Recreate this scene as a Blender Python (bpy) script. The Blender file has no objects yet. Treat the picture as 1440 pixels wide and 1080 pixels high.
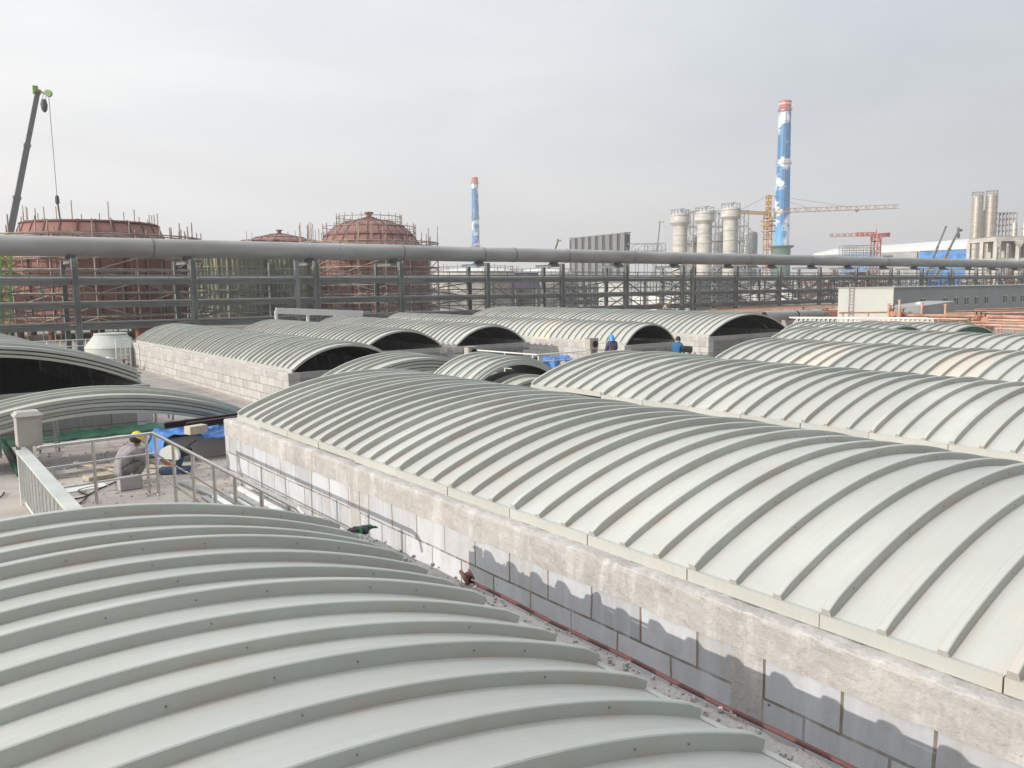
import bpy, bmesh, math, random
from math import sin, cos, pi, radians, atan2, sqrt
from mathutils import Vector, Matrix
random.seed(7)
scn = bpy.context.scene
col = scn.collection
# ------------------------------------------------------------------ camera model (photo 1440 x 1080)
F = 1150.0; CH = 4.0
YAW, PITCH, ROLL = radians(37.3), radians(6.8), radians(0.6)
CAM = Vector((0, 0, CH))
FW = Vector((sin(YAW)*cos(PITCH), cos(YAW)*cos(PITCH), -sin(PITCH)))
RT0 = Vector((cos(YAW), -sin(YAW), 0)); UP0 = RT0.cross(FW)
RT = RT0*cos(ROLL) - UP0*sin(ROLL); UP = RT0*sin(ROLL) + UP0*cos(ROLL)
def ray(u, v): return FW + RT*((u-720)/F) - UP*((v-540)/F)
def P(u, v, d): return CAM + ray(u, v)*d                    # point at depth d
def onz(u, v, z):
    r = ray(u, v); return CAM + r*((z-CH)/r.z)
def onx(u, v, x):
    r = ray(u, v); return CAM + r*(x/r.x)
def ony(u, v, y):
    r = ray(u, v); return CAM + r*(y/r.y)
def foot(u, d):                                             # ground point under a picture column at depth d
    p = P(u, 405, d); return Vector((p.x, p.y, 0))
def px(n, d): return n*d/F                                  # size of n photo pixels at depth d
def hz(v, u, d): return P(u, v, d).z

# ------------------------------------------------------------------ mesh builder
class MB:
    def __init__(s): s.v = []; s.f = []; s.m = []
    def add(s, vs, fs, mi=0):
        o = len(s.v); s.v += [tuple(p) for p in vs]
        for f in fs: s.f.append([o+i for i in f]); s.m.append(mi)
        return s
    def box(s, c, d, M=None, mi=0, taper=1.0):
        vs = []
        for z in (-.5, .5):
            k = taper if z > 0 else 1
            for x, y in ((-.5, -.5), (.5, -.5), (.5, .5), (-.5, .5)):
                p = Vector((x*d[0]*k, y*d[1]*k, z*d[2]))
                if M: p = M @ p
                vs.append(p + Vector(c))
        return s.add(vs, [(3, 2, 1, 0), (4, 5, 6, 7), (0, 1, 5, 4), (1, 2, 6, 5), (2, 3, 7, 6), (3, 0, 4, 7)], mi)
    def span(s, a, b, mi=0):                                # box by two corners
        return s.box([(a[i]+b[i])/2 for i in range(3)], [abs(b[i]-a[i]) for i in range(3)], None, mi)
    def bar(s, a, b, w, h=None, mi=0):
        a = Vector(a); b = Vector(b); h = h or w
        d = b-a; L = d.length
        if L < 1e-6: return s
        d.normalize(); u = Vector((0, 0, 1)) if abs(d.z) < .95 else Vector((0, 1, 0))
        x = d.cross(u).normalized(); y = x.cross(d).normalized()
        vs = []
        for p in (a, b):
            for i, j in ((-.5, -.5), (.5, -.5), (.5, .5), (-.5, .5)): vs.append(p + x*(i*w) + y*(j*h))
        return s.add(vs, [(0, 1, 2, 3), (7, 6, 5, 4), (4, 5, 1, 0), (5, 6, 2, 1), (6, 7, 3, 2), (7, 4, 0, 3)], mi)
    def tube(s, a, b, r, n=8, r2=None, mi=0, cap=True):
        a = Vector(a); b = Vector(b); r2 = r if r2 is None else r2
        d = (b-a).normalized(); u = Vector((0, 0, 1)) if abs(d.z) < .95 else Vector((0, 1, 0))
        x = d.cross(u).normalized(); y = x.cross(d).normalized()
        vs = []
        for p, q in ((a, r), (b, r2)):
            for k in range(n):
                t = 2*pi*k/n; vs.append(p + x*(q*cos(t)) + y*(q*sin(t)))
        fs = [(k, k+n, (k+1) % n+n, (k+1) % n) for k in range(n)]
        if cap: fs += [tuple(range(n)), tuple(range(2*n-1, n-1, -1))]
        return s.add(vs, fs, mi)
    def path(s, pts, r, n=6, mi=0):
        for a, b in zip(pts[:-1], pts[1:]): s.tube(a, b, r, n, None, mi)
        return s
    def lathe(s, prof, c=(0, 0, 0), n=24, mi=0, caps=True, M=None):
        vs = []; c = Vector(c)
        for r, z in prof:
            for k in range(n):
                t = 2*pi*k/n; p = Vector((r*cos(t), r*sin(t), z))
                if M: p = M @ p
                vs.append(p + c)
        fs = []
        for i in range(len(prof)-1):
            for k in range(n):
                fs.append((i*n+k, i*n+(k+1) % n, (i+1)*n+(k+1) % n, (i+1)*n+k))
        if caps:
            fs.append(tuple(range(n-1, -1, -1))); e = (len(prof)-1)*n; fs.append(tuple(range(e, e+n)))
        return s.add(vs, fs, mi)
    def ring(s, c, R, r, z, n=28, m=5, mi=0, a0=0, a1=2*pi):   # a horizontal hoop (or an arc of one)
        N = n; full = abs(a1-a0-2*pi) < 1e-6
        vs = []
        K = N if full else N+1
        for k in range(K):
            t = a0+(a1-a0)*k/N
            for j in range(m):
                q = 2*pi*j/m; rr = R + r*cos(q)
                vs.append((c[0]+rr*cos(t), c[1]+rr*sin(t), z + r*sin(q)))
        fs = []
        for k in range(N):
            k2 = (k+1) % K
            for j in range(m):
                fs.append((k*m+j, k2*m+j, k2*m+(j+1) % m, k*m+(j+1) % m))
        return s.add(vs, fs, mi)
    def build(s, name, mat, parent=None, smooth=None, world=True, bevel=0):
        me = bpy.data.meshes.new(name)
        o = Vector((0, 0, 0)); p = parent
        if world:
            while p: o += p.location; p = p.parent
        me.from_pydata([(v[0]-o.x, v[1]-o.y, v[2]-o.z) for v in s.v], [], s.f)
        for m in (mat if isinstance(mat, (list, tuple)) else [mat]): me.materials.append(m)
        me.polygons.foreach_set('material_index', s.m)
        bm = bmesh.new(); bm.from_mesh(me); bmesh.ops.recalc_face_normals(bm, faces=bm.faces); bm.to_mesh(me); bm.free()
        if smooth:
            me.shade_smooth(); me.set_sharp_from_angle(angle=radians(smooth))
        me.update()
        ob = bpy.data.objects.new(name, me); col.objects.link(ob); ob.parent = parent
        if bevel:
            md = ob.modifiers.new('bevel', 'BEVEL'); md.width = bevel; md.segments = 2; md.limit_method = 'ANGLE'
        return ob
def tag(o, label=None, cat=None, group=None, kind=None):
    if label: o['label'] = label
    if cat: o['category'] = cat
    if group: o['group'] = group
    if kind: o['kind'] = kind
    return o
def thing(name, loc, label, cat, group=None, rz=0):
    o = bpy.data.objects.new(name, None); o.empty_display_size = .2; col.objects.link(o)
    o.location = loc; o.rotation_euler = (0, 0, rz)
    return tag(o, label, cat, group)
KIDS = {}
def dup(o, parent=None, kids=None):
    c = o.copy(); col.objects.link(c); c.parent = parent
    for k in [k for k in o.children]: dup(k, c)
    return c

# ------------------------------------------------------------------ materials
def nt(name):
    m = bpy.data.materials.new(name); m.use_nodes = True
    t = m.node_tree; b = t.nodes['Principled BSDF']
    return m, t, b
def N(t, ty, **kw):
    n = t.nodes.new(ty)
    for k, v in kw.items():
        if k.startswith('_'): n.inputs[k[1:].replace('_', ' ')].default_value = v
        else: setattr(n, k, v)
    return n
def ramp(t, stops, src):
    r = t.nodes.new('ShaderNodeValToRGB'); e = r.color_ramp.elements
    while len(e) < len(stops): e.new(.5)
    for i, (p, c) in enumerate(stops):
        e[i].position = p; e[i].color = (*c, 1) if len(c) == 3 else c
    t.links.new(src, r.inputs[0]); return r.outputs[0]
def noise(t, scale, detail=4, stretch=None, rough=.55):
    g = N(t, 'ShaderNodeNewGeometry'); src = g.outputs['Position']
    if stretch:
        mp = N(t, 'ShaderNodeMapping'); mp.inputs['Scale'].default_value = stretch
        t.links.new(src, mp.inputs[0]); src = mp.outputs[0]
    n = N(t, 'ShaderNodeTexNoise'); n.inputs['Scale'].default_value = scale; n.inputs['Detail'].default_value = detail
    n.inputs['Roughness'].default_value = rough
    t.links.new(src, n.inputs['Vector']); return n.outputs[0]
def mixc(t, f, a, b, mode='MIX'):
    m = N(t, 'ShaderNodeMix', data_type='RGBA', blend_type=mode)
    for s, k in ((f, 0), (a, 6), (b, 7)):
        if hasattr(s, 'is_linked'): t.links.new(s, m.inputs[k])
        elif k == 0: m.inputs[0].default_value = s
        else: m.inputs[k].default_value = (*s, 1)
    return m.outputs[2]
def math_(t, op, a, b=None, c=None):
    m = N(t, 'ShaderNodeMath', operation=op)
    for i, s in enumerate((a, b, c)):
        if s is None: continue
        if hasattr(s, 'is_linked'): t.links.new(s, m.inputs[i])
        else: m.inputs[i].default_value = s
    return m.outputs[0]
def bump(t, b, h, strength=.3, dist=.02):
    n = N(t, 'ShaderNodeBump'); n.inputs['Strength'].default_value = strength; n.inputs['Distance'].default_value = dist
    t.links.new(h, n.inputs['Height']); t.links.new(n.outputs[0], b.inputs['Normal'])
def sc(c, k): return tuple(max(0, min(1, x*k)) for x in c)
def plain(name, c, rough=.6, metal=0, var=.18, scale=3.0, bmp=.0, stretch=None, spec=.5):
    m, t, b = nt(name)
    n = noise(t, scale, 5, stretch)
    t.links.new(ramp(t, [(.3, sc(c, 1-var)), (.7, sc(c, 1+var))], n), b.inputs['Base Color'])
    b.inputs['Roughness'].default_value = rough; b.inputs['Metallic'].default_value = metal
    b.inputs['Specular IOR Level'].default_value = spec
    if bmp: bump(t, b, noise(t, scale*6, 6), bmp, .02)
    return m
def frp_mat(name, c, stain=.5):
    # glass-fibre cover: pale grey green, faint streaks round the arch, dull rusty dust next to the ribs
    m, t, b = nt(name)
    oi = N(t, 'ShaderNodeObjectInfo')
    base = mixc(t, oi.outputs['Random'], sc(c, .88), sc(c, 1.08))
    big = noise(t, .9, 5); fine = noise(t, 6, 7, (.22, 8, .22)); dust = noise(t, 1.7, 7, (1, 1.6, 1), .7)
    c1 = mixc(t, ramp(t, [(.35, (0, 0, 0)), (.72, (1, 1, 1))], big), base, (c[0]*.9, c[1]*.89, c[2]*.89))
    c2 = mixc(t, math_(t, 'MULTIPLY', ramp(t, [(.42, (0, 0, 0)), (.75, (1, 1, 1))], fine), .38), c1, sc(c, .8))
    c3 = mixc(t, math_(t, 'MULTIPLY', ramp(t, [(.54, (0, 0, 0)), (.76, (1, 1, 1))], dust), stain), c2, (.52, .42, .34))
    sp = noise(t, 38, 3)
    c4 = mixc(t, math_(t, 'MULTIPLY', ramp(t, [(.72, (0, 0, 0)), (.78, (1, 1, 1))], sp), .35), c3, (.25, .25, .23))
    at = N(t, 'ShaderNodeAttribute', attribute_name='grime')
    c4 = mixc(t, math_(t, 'MULTIPLY', at.outputs['Fac'], ramp(t, [(.40, (.04,)*3), (.70, (.7,)*3)], dust)), c4, (.42, .33, .28))
    t.links.new(c4, b.inputs['Base Color'])
    t.links.new(ramp(t, [(.3, (.42,)*3), (.7, (.6,)*3)], big), b.inputs['Roughness'])
    b.inputs['Specular IOR Level'].default_value = .35
    bump(t, b, math_(t, 'ADD', math_(t, 'MULTIPLY', noise(t, 9, 5, (.5, 3, .5)), .25), math_(t, 'MULTIPLY', noise(t, 1.9, 3), 1.6)), .22, .03)
    return m
def concrete(name, c, var=.28, bmp=.5, stain=(.2, .18, .16), sa=.5, scale=1.0):
    m, t, b = nt(name)
    a = noise(t, 1.1*scale, 8, None, .65); d = noise(t, 14*scale, 6)
    c1 = ramp(t, [(.28, sc(c, 1-var)), (.72, sc(c, 1+var*.6))], a)
    c2 = mixc(t, math_(t, 'MULTIPLY', ramp(t, [(.5, (0, 0, 0)), (.8, (1, 1, 1))], noise(t, .55*scale, 6, None, .6)), sa), c1, stain)
    c3 = mixc(t, math_(t, 'MULTIPLY', ramp(t, [(.55, (0, 0, 0)), (.75, (1, 1, 1))], d), .3), c2, sc(c, .55))
    t.links.new(c3, b.inputs['Base Color']); b.inputs['Roughness'].default_value = .9
    bump(t, b, d, bmp, .03)
    return m
def block_mat(name, along, bw=.70, bh=.37, c=(.44, .44, .44), mort=(.30, .26, .21)):
    # aerated concrete blocks in running bond with proud, dirty mortar lines and small fixing holes
    m, t, b = nt(name)
    g = N(t, 'ShaderNodeNewGeometry'); sx = N(t, 'ShaderNodeSeparateXYZ'); t.links.new(g.outputs['Position'], sx.inputs[0])
    wob = noise(t, 1.6, 3); w2 = math_(t, 'MULTIPLY_ADD', wob, .05, -.025)
    u = math_(t, 'ADD', sx.outputs[along], w2); v = math_(t, 'ADD', sx.outputs[2], math_(t, 'MULTIPLY_ADD', noise(t, .7, 2), .05, .155))
    cb = N(t, 'ShaderNodeCombineXYZ'); t.links.new(u, cb.inputs[0]); t.links.new(v, cb.inputs[1])
    br = N(t, 'ShaderNodeTexBrick', offset=.45, squash=1.0)
    br.inputs['Scale'].default_value = 1; br.inputs['Brick Width'].default_value = bw; br.inputs['Row Height'].default_value = bh
    br.inputs['Mortar Size'].default_value = .015; br.inputs['Mortar Smooth'].default_value = .25
    br.inputs['Color1'].default_value = (*sc(c, .86), 1); br.inputs['Color2'].default_value = (*sc(c, 1.16), 1)
    br.inputs['Mortar'].default_value = (*mort, 1)
    t.links.new(cb.outputs[0], br.inputs['Vector'])
    n1 = noise(t, 3.2, 8, (1, 1, .6), .65); n2 = noise(t, 2.0, 7, (3, 3, .35), .6)
    k1 = mixc(t, math_(t, 'MULTIPLY', ramp(t, [(.46, (0, 0, 0)), (.66, (1, 1, 1))], n2), .55), br.outputs[0], sc(c, 1.22))
    k2 = mixc(t, math_(t, 'MULTIPLY', ramp(t, [(.48, (0, 0, 0)), (.68, (1, 1, 1))], n1), .5), k1, sc((.36, .32, .285), c[0]/.46))
    pits = N(t, 'ShaderNodeTexVoronoi'); pits.inputs['Scale'].default_value = 1.5
    t.links.new(cb.outputs[0], pits.inputs['Vector'])
    k3 = mixc(t, ramp(t, [(.026, (1, 1, 1)), (.036, (0, 0, 0))], pits.outputs['Distance']), k2, (.05, .045, .04))
    t.links.new(k3, b.inputs['Base Color']); b.inputs['Roughness'].default_value = .92
    h = math_(t, 'ADD', math_(t, 'MULTIPLY', br.outputs['Fac'], -1.0), math_(t, 'MULTIPLY', noise(t, 22, 6), .35))
    bump(t, b, h, .55, .018)
    return m

M = {}
M['frp'] = frp_mat('pale_cover', (.485, .495, .46))
M['frp2'] = frp_mat('beige_cover', (.63, .57, .49), .6)
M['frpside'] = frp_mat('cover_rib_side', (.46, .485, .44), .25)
M['boltgrey'] = plain('bolt_grey', (.20, .21, .19), .5, .3)
M['inner'] = plain('shaded_underside', (.055, .055, .05), .7, 0, .3, 2)  # near-black: shade inside the covers is put into the underside colour
M['frpold'] = frp_mat('olive_cover', (.47, .49, .42), .5)
def cast_beam(name):
    # site-cast kerb: warm grey with white lime runs, darker damp patches and coarse grit
    m, t, b = nt(name)
    a = noise(t, 1.3, 8, None, .65); run = noise(t, 3.4, 7, (1, 1, .28), .7); damp = noise(t, .8, 6, None, .6); grit = noise(t, 26, 5)
    c1 = ramp(t, [(.3, (.37, .35, .335)), (.7, (.50, .475, .45))], a)
    c2 = mixc(t, math_(t, 'MULTIPLY', ramp(t, [(.50, (0, 0, 0)), (.62, (1, 1, 1))], run), .75), c1, (.57, .56, .54))
    c3 = mixc(t, math_(t, 'MULTIPLY', ramp(t, [(.55, (0, 0, 0)), (.70, (1, 1, 1))], damp), .6), c2, (.31, .295, .28))
    c4 = mixc(t, math_(t, 'MULTIPLY', ramp(t, [(.60, (0, 0, 0)), (.70, (1, 1, 1))], grit), .28), c3, (.17, .15, .135))
    t.links.new(c4, b.inputs['Base Color']); b.inputs['Roughness'].default_value = .92
    bump(t, b, math_(t, 'ADD', math_(t, 'MULTIPLY', noise(t, 5, 8, None, .7), 1.2), math_(t, 'MULTIPLY', grit, .4)), .6, .045)
    return m
M['beam'] = cast_beam('rough_beam')
M['ledge'] = concrete('rough_ledge', (.44, .41, .385), .3, 1.0, (.24, .2, .17), .5, 2.2)
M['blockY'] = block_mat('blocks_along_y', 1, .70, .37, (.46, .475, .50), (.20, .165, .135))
M['blockX'] = block_mat('shaded_blocks_along_x', 0, .7, .37, (.24, .24, .235), (.12, .11, .10))  # darker copy of the blocks, shade of the end walls in its colour
M['blockwhite'] = block_mat('white_blocks', 1, .7, .3, (.45, .44, .42), (.22, .195, .165))
M['deck'] = concrete('deck_concrete', (.45, .40, .36), .3, .35, (.2, .165, .14), .65)
M['earth'] = concrete('site_earth', (.30, .27, .24), .3, .3, (.17, .14, .12), .6, .12)
M['pit'] = plain('shaded_pool_water', (.006, .008, .008), .3)  # near-black water colour holds the shade seen through the open ends
M['conc'] = concrete('plain_concrete', (.37, .36, .345), .22, .4)
M['pipe'] = plain('grey_pipe_paint', (.32, .315, .305), .5, 0, .22, .8, .05, (.25, 1, 1))
M['pipeband'] = plain('dark_weld', (.19, .19, .185), .6)
M['steel'] = plain('rack_steel', (.20, .215, .21), .55, 0, .25, .8)
M['steeld'] = plain('dark_steel', (.075, .08, .083), .6)
M['louvre'] = plain('louvre_grey', (.20, .205, .21), .6, 0, .15, .3)
M['galv'] = plain('galvanised', (.42, .43, .43), .35, .7, .15, 6)
M['stainless'] = plain('stainless', (.58, .56, .53), .22, 1.0, .1, 8)
M['red'] = plain('red_primer', (.285, .13, .105), .7, 0, .25, .5, .1)
M['redd'] = plain('dark_red_primer', (.11, .038, .036), .6, 0, .3, 2)
M['rust'] = plain('rusty_steel', (.20, .085, .05), .8, 0, .4, 4, .2)
M['scaf'] = plain('scaffold_tube', (.31, .25, .21), .6, .2, .45, 1.2)
M['plank'] = plain('scaffold_plank', (.42, .35, .28), .8, 0, .3, 3)
M['whitep'] = plain('white_paint', (.70, .71, .68), .5, 0, .1, 1)
M['palew'] = plain('pale_grey_shell', (.47, .49, .455), .55, 0, .12, 1.5)
M['offw'] = plain('off_white_shell', (.54, .52, .47), .55, 0, .2, .5, 0, (1, 1, 2.5))
M['silo'] = plain('silver_silo', (.46, .42, .36), .4, .35, .22, .7, 0, (.5, .5, 3))
M['tankg'] = plain('grey_tank', (.33, .335, .33), .45, .2, .2, .3)
M['tankw'] = plain('pale_tank', (.60, .58, .53), .5, 0, .2, .3)
M['yellow'] = plain('crane_yellow', (.55, .29, .06), .6, 0, .2, 1)
M['ccream'] = plain('crane_cream', (.60, .44, .32), .6, 0, .15, 1)
M['cred'] = plain('crane_red', (.62, .16, .10), .6, 0, .2, 1)
M['lime'] = plain('lime_paint', (.22, .36, .09), .5, 0, .2, 1)
M['boom'] = plain('boom_grey', (.17, .175, .175), .45, 0, .15, .5)
M['black'] = plain('black_rubber', (.015, .015, .016), .6)
M['orange'] = plain('orange_primer_pipe', (.58, .36, .25), .6, 0, .3, 1.2)
M['orange2'] = plain('rust_orange_pipe', (.42, .215, .15), .65, 0, .35, 1.2)
M['blue'] = plain('blue_paint', (.05, .15, .36), .5, 0, .2, 2)
M['green'] = plain('green_paint', (.012, .085, .042), .5, 0, .2, 2)
M['greyw'] = plain('grey_cladding', (.31, .335, .335), .6, 0, .10, .3, 0, (1, 1, .2))
M['whitew'] = plain('cream_cladding', (.50, .515, .475), .6, 0, .05, .3)
M['window'] = plain('window_dark', (.05, .06, .065), .15)
M['wood'] = plain('pale_wood', (.42, .36, .28), .8, 0, .3, 3, .1, (1, 8, 8))
M['brownsteel'] = plain('brown_channel', (.06, .03, .028), .6, 0, .3, 5)
M['cabin'] = plain('cabinet_beige', (.42, .39, .35), .55, 0, .1, 3)
M['skin'] = plain('skin', (.34, .19, .13), .6)
M['helmet'] = plain('helmet_yellow', (.68, .55, .05), .35, 0, .08, 4)
M['helmetb'] = plain('helmet_blue', (.05, .28, .66), .35, 0, .08, 4)
M['clothg'] = plain('grey_workwear', (.27, .25, .255), .95, 0, .25, 9, .4)
M['clothd'] = plain('grey_trousers', (.19, .18, .17), .95, 0, .25, 9, .4)
M['clothp'] = plain('dark_purple_jacket', (.09, .075, .12), .95, 0, .25, 9, .3)
M['clothb'] = plain('blue_workwear', (.025, .12, .26), .95, 0, .25, 9, .3)
M['darkcloth'] = plain('dark_cloth', (.03, .03, .035), .95)
def tarp_mat(name, c):
    m, t, b = nt(name); n = noise(t, 4, 6); t.links.new(ramp(t, [(.3, sc(c, .7)), (.7, sc(c, 1.3))], n), b.inputs['Base Color'])
    b.inputs['Roughness'].default_value = .42; bump(t, b, noise(t, 7, 5, None, .6), .9, .08); return m
M['tarp'] = tarp_mat('blue_tarpaulin', (.075, .22, .56))
def net_mat():
    m, t, b = nt('green_safety_net')
    a = noise(t, .45, 6, (1, 1, .12), .6); d = noise(t, 1.6, 5, (1, 1, .25))
    c1 = ramp(t, [(.3, (.08, .15, .10)), (.5, (.2, .23, .15)), (.7, (.38, .34, .23))], a)
    c2 = mixc(t, math_(t, 'MULTIPLY', ramp(t, [(.5, (0, 0, 0)), (.7, (1, 1, 1))], d), .5), c1, (.06, .13, .09))
    t.links.new(c2, b.inputs['Base Color']); b.inputs['Roughness'].default_value = .9
    bump(t, b, d, .5, .2); return m
M['net'] = net_mat()
def cloud_paint(name, z0, z1):
    # stack mural: deep blue with painted white clouds, paler towards the foot, dark jagged hills at the bottom
    m, t, b = nt(name)
    g = N(t, 'ShaderNodeNewGeometry'); sx = N(t, 'ShaderNodeSeparateXYZ'); t.links.new(g.outputs['Position'], sx.inputs[0])
    h = math_(t, 'DIVIDE', math_(t, 'SUBTRACT', sx.outputs[2], z0), z1-z0)
    base = ramp(t, [(0, (.10, .32, .60)), (.12, (.22, .52, .80)), (.30, (.12, .40, .72)), (.42, (.03, .21, .48)), (1, (.025, .17, .40))], h)
    n = noise(t, .095, 6, (1, 1, 1.5), .6)
    cl = mixc(t, ramp(t, [(.505, (0, 0, 0)), (.57, (1, 1, 1))], n), base, (.8, .84, .86))
    n2 = noise(t, .5, 5, (1.2, 1.2, .5), .7)
    jag = math_(t, 'LESS_THAN', math_(t, 'ADD', h, math_(t, 'MULTIPLY', n2, .16)), .15)
    c3 = mixc(t, jag, cl, (.05, .15, .30))
    t.links.new(c3, b.inputs['Base Color']); b.inputs['Roughness'].default_value = .4
    return m
def stripes(name, ca, cb_, period, duty, d):
    m, t, b = nt(name)
    g = N(t, 'ShaderNodeNewGeometry'); dp = N(t, 'ShaderNodeVectorMath', operation='DOT_PRODUCT')
    dp.inputs[1].default_value = d; t.links.new(g.outputs['Position'], dp.inputs[0])
    fr = math_(t, 'FRACT', math_(t, 'DIVIDE', dp.outputs['Value'], period))
    t.links.new(mixc(t, math_(t, 'LESS_THAN', fr, duty), cb_, ca), b.inputs['Base Color']); b.inputs['Roughness'].default_value = .6
    return m
HAZE = 0.0006
# ------------------------------------------------------------------ ground
g = MB().add([(-3000, -3000, -.02), (3000, -3000, -.02), (3000, 3000, -.02), (-3000, 3000, -.02)], [(0, 1, 2, 3)]).build('ground', M['earth'])
tag(g, kind='structure')
g = MB().add([(-9, -8, 0), (58, -8, 0), (58, 50, 0), (-9, 50, 0)], [(0, 1, 2, 3)]).build('concrete_deck', M['deck'])
tag(g, kind='structure')

# ------------------------------------------------------------------ arched covers
RIBH = .098
def arch_mesh(half, rise, L, mat, nseg=44, ribs=(.055, .50, .95), lip=.10, name='cover_panel', flange=True, bolts=False):
    """one glass-fibre panel with raised ribs, arched in XZ, running L along Y from y=0 (far edge at y=L)"""
    R = (half*half+rise*rise)/(2*rise); am = math.asin(half/R); e = L-.004
    prof = [(.004, 0, 0, 0)]                                  # y, height, grime, slot of the face that follows
    for q in sorted(ribs, reverse=True):
        r = L-q; h = RIBH if q == min(ribs) else RIBH*.80; t, c = .033, .006
        g0 = r-t-.006
        if g0-.075 > .01: prof += [(g0-.075, 0, 0, 0), (g0-.022, 0, .7, 0)]
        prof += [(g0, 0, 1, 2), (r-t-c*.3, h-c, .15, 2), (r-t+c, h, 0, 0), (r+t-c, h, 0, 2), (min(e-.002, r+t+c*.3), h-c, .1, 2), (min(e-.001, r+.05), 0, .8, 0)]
        if r+.11 < e-.02: prof += [(r+.085, 0, 0, 0)]
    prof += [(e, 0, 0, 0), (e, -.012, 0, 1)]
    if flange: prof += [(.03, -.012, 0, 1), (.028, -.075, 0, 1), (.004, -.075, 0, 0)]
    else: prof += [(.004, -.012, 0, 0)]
    mb = MB(); n = len(prof); vs = []; gr = []
    for i in range(nseg+1):
        a = -am+2*am*i/nseg
        for y, h, g, s_ in prof:
            if h > .02 and i in (0, nseg): h *= .8
            y = y+mnoise(Vector((a*3, y*2.0, half)))*.006*(0 if y < .01 or y > e-.01 else 1); h = h+mnoise(Vector((a*4+3, y*1.5, half)))*.004
            vs.append(((R+h)*sin(a), y, (R+h)*cos(a)-(R-rise))); gr.append(g)
    fs = []
    for i in range(nseg):
        for j in range(n): fs.append((i*n+j, i*n+(j+1) % n, (i+1)*n+(j+1) % n, (i+1)*n+j))
    fs += [tuple(range(n)), tuple(range(nseg*n+n-1, nseg*n-1, -1))]
    mb.add(vs, fs)
    for i in range(nseg):
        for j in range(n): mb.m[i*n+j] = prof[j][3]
    for s in (-1, 1):
        if lip: mb.span((s*(half-.015), .006, -lip), (s*(half+.028), L-.006, .014))
    if bolts:
        for q in ribs:
            r = L-q-.036; k = 9 if q == min(ribs) else 4
            for i in range(k):
                a = -am*.93+2*am*.93*(i+.5)/k+random.uniform(-.03, .03); hh = R+RIBH*.42
                p = Vector((hh*sin(a), r-.002, hh*cos(a)-(R-rise))); mb.tube(p, p-Vector((0, .007, 0)), .0055, 6, None, 3)
    gr += [0]*(len(mb.v)-len(gr))
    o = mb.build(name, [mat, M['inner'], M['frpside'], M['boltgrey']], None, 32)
    at = o.data.attributes.new('grime', 'FLOAT', 'POINT'); at.data.foreach_set('value', gr)
    return o
def gable(half, rise, z0, cx, y, mat, parent, name='end_panel', t=.03, zb=None):
    R = (half*half+rise*rise)/(2*rise); am = math.asin(half/R); K = 28
    vs = []; zb = z0-.1 if zb is None else zb
    for yy in (y, y+t):
        vs.append((cx-half*.995, yy, zb))
        for i in range(K+1):
            a = -am+2*am*i/K; vs.append((cx+(R-.02)*sin(a), yy, z0+(R-.02)*cos(a)-(R-rise)))
        vs.append((cx+half*.995, yy, zb))
    n = K+3
    fs = [tuple(range(n)), tuple(range(2*n-1, n-1, -1))] + [(i, (i+1) % n, n+(i+1) % n, n+i) for i in range(n)]
    return MB().add(vs, fs).build(name, mat, parent)
def vault(label, cx, y0, y1, half, rise, z0=1.37, pitch=1.36, beige=(), old=False, far_end=True, group='arched covers over the basins', lift={}, near_end=False, gaps=(), bolts=False):
    t = thing('arched_basin_cover', (cx, y0, z0), label, 'basin cover', group)
    n = int(round((y1-y0)/pitch)); p = (y1-y0)/n
    rr = (.055, .055+p/3, .055+2*p/3); mm = M['frpold' if old else 'frp']
    proto = arch_mesh(half, rise, p, mm, ribs=rr, flange=False, bolts=bolts)
    near = arch_mesh(half, rise, p, mm, ribs=rr, flange=True, bolts=bolts); mb_ = None
    for k in range(n):                                       # k = 0 is the farthest panel
        if k in gaps: continue
        o = proto if mb_ is None else proto.copy()
        if k == n-1: o = near
        elif mb_ is not None: col.objects.link(o)
        mb_ = 1
        o.parent = t; o.location = (random.uniform(-.006, .006), (y1-y0)-(k+1)*p, random.uniform(-.008, .010)+lift.get(k, 0)); o.rotation_euler = (0, random.uniform(-.0015, .0015), random.uniform(-.0012, .0012))
        if k in beige:
            o.data = o.data.copy(); o.data.materials[0] = M['frp2']; o['label'] = 'beige pink cover panel'
    if far_end: gable(half, rise, z0, cx, y1-.06, M['frpold'], t)
    if near_end: gable(half, rise, z0, cx, y0+.05, M['green' if near_end == 2 else 'frpold'], t)
    return t
from mathutils.noise import noise as mnoise
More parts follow.
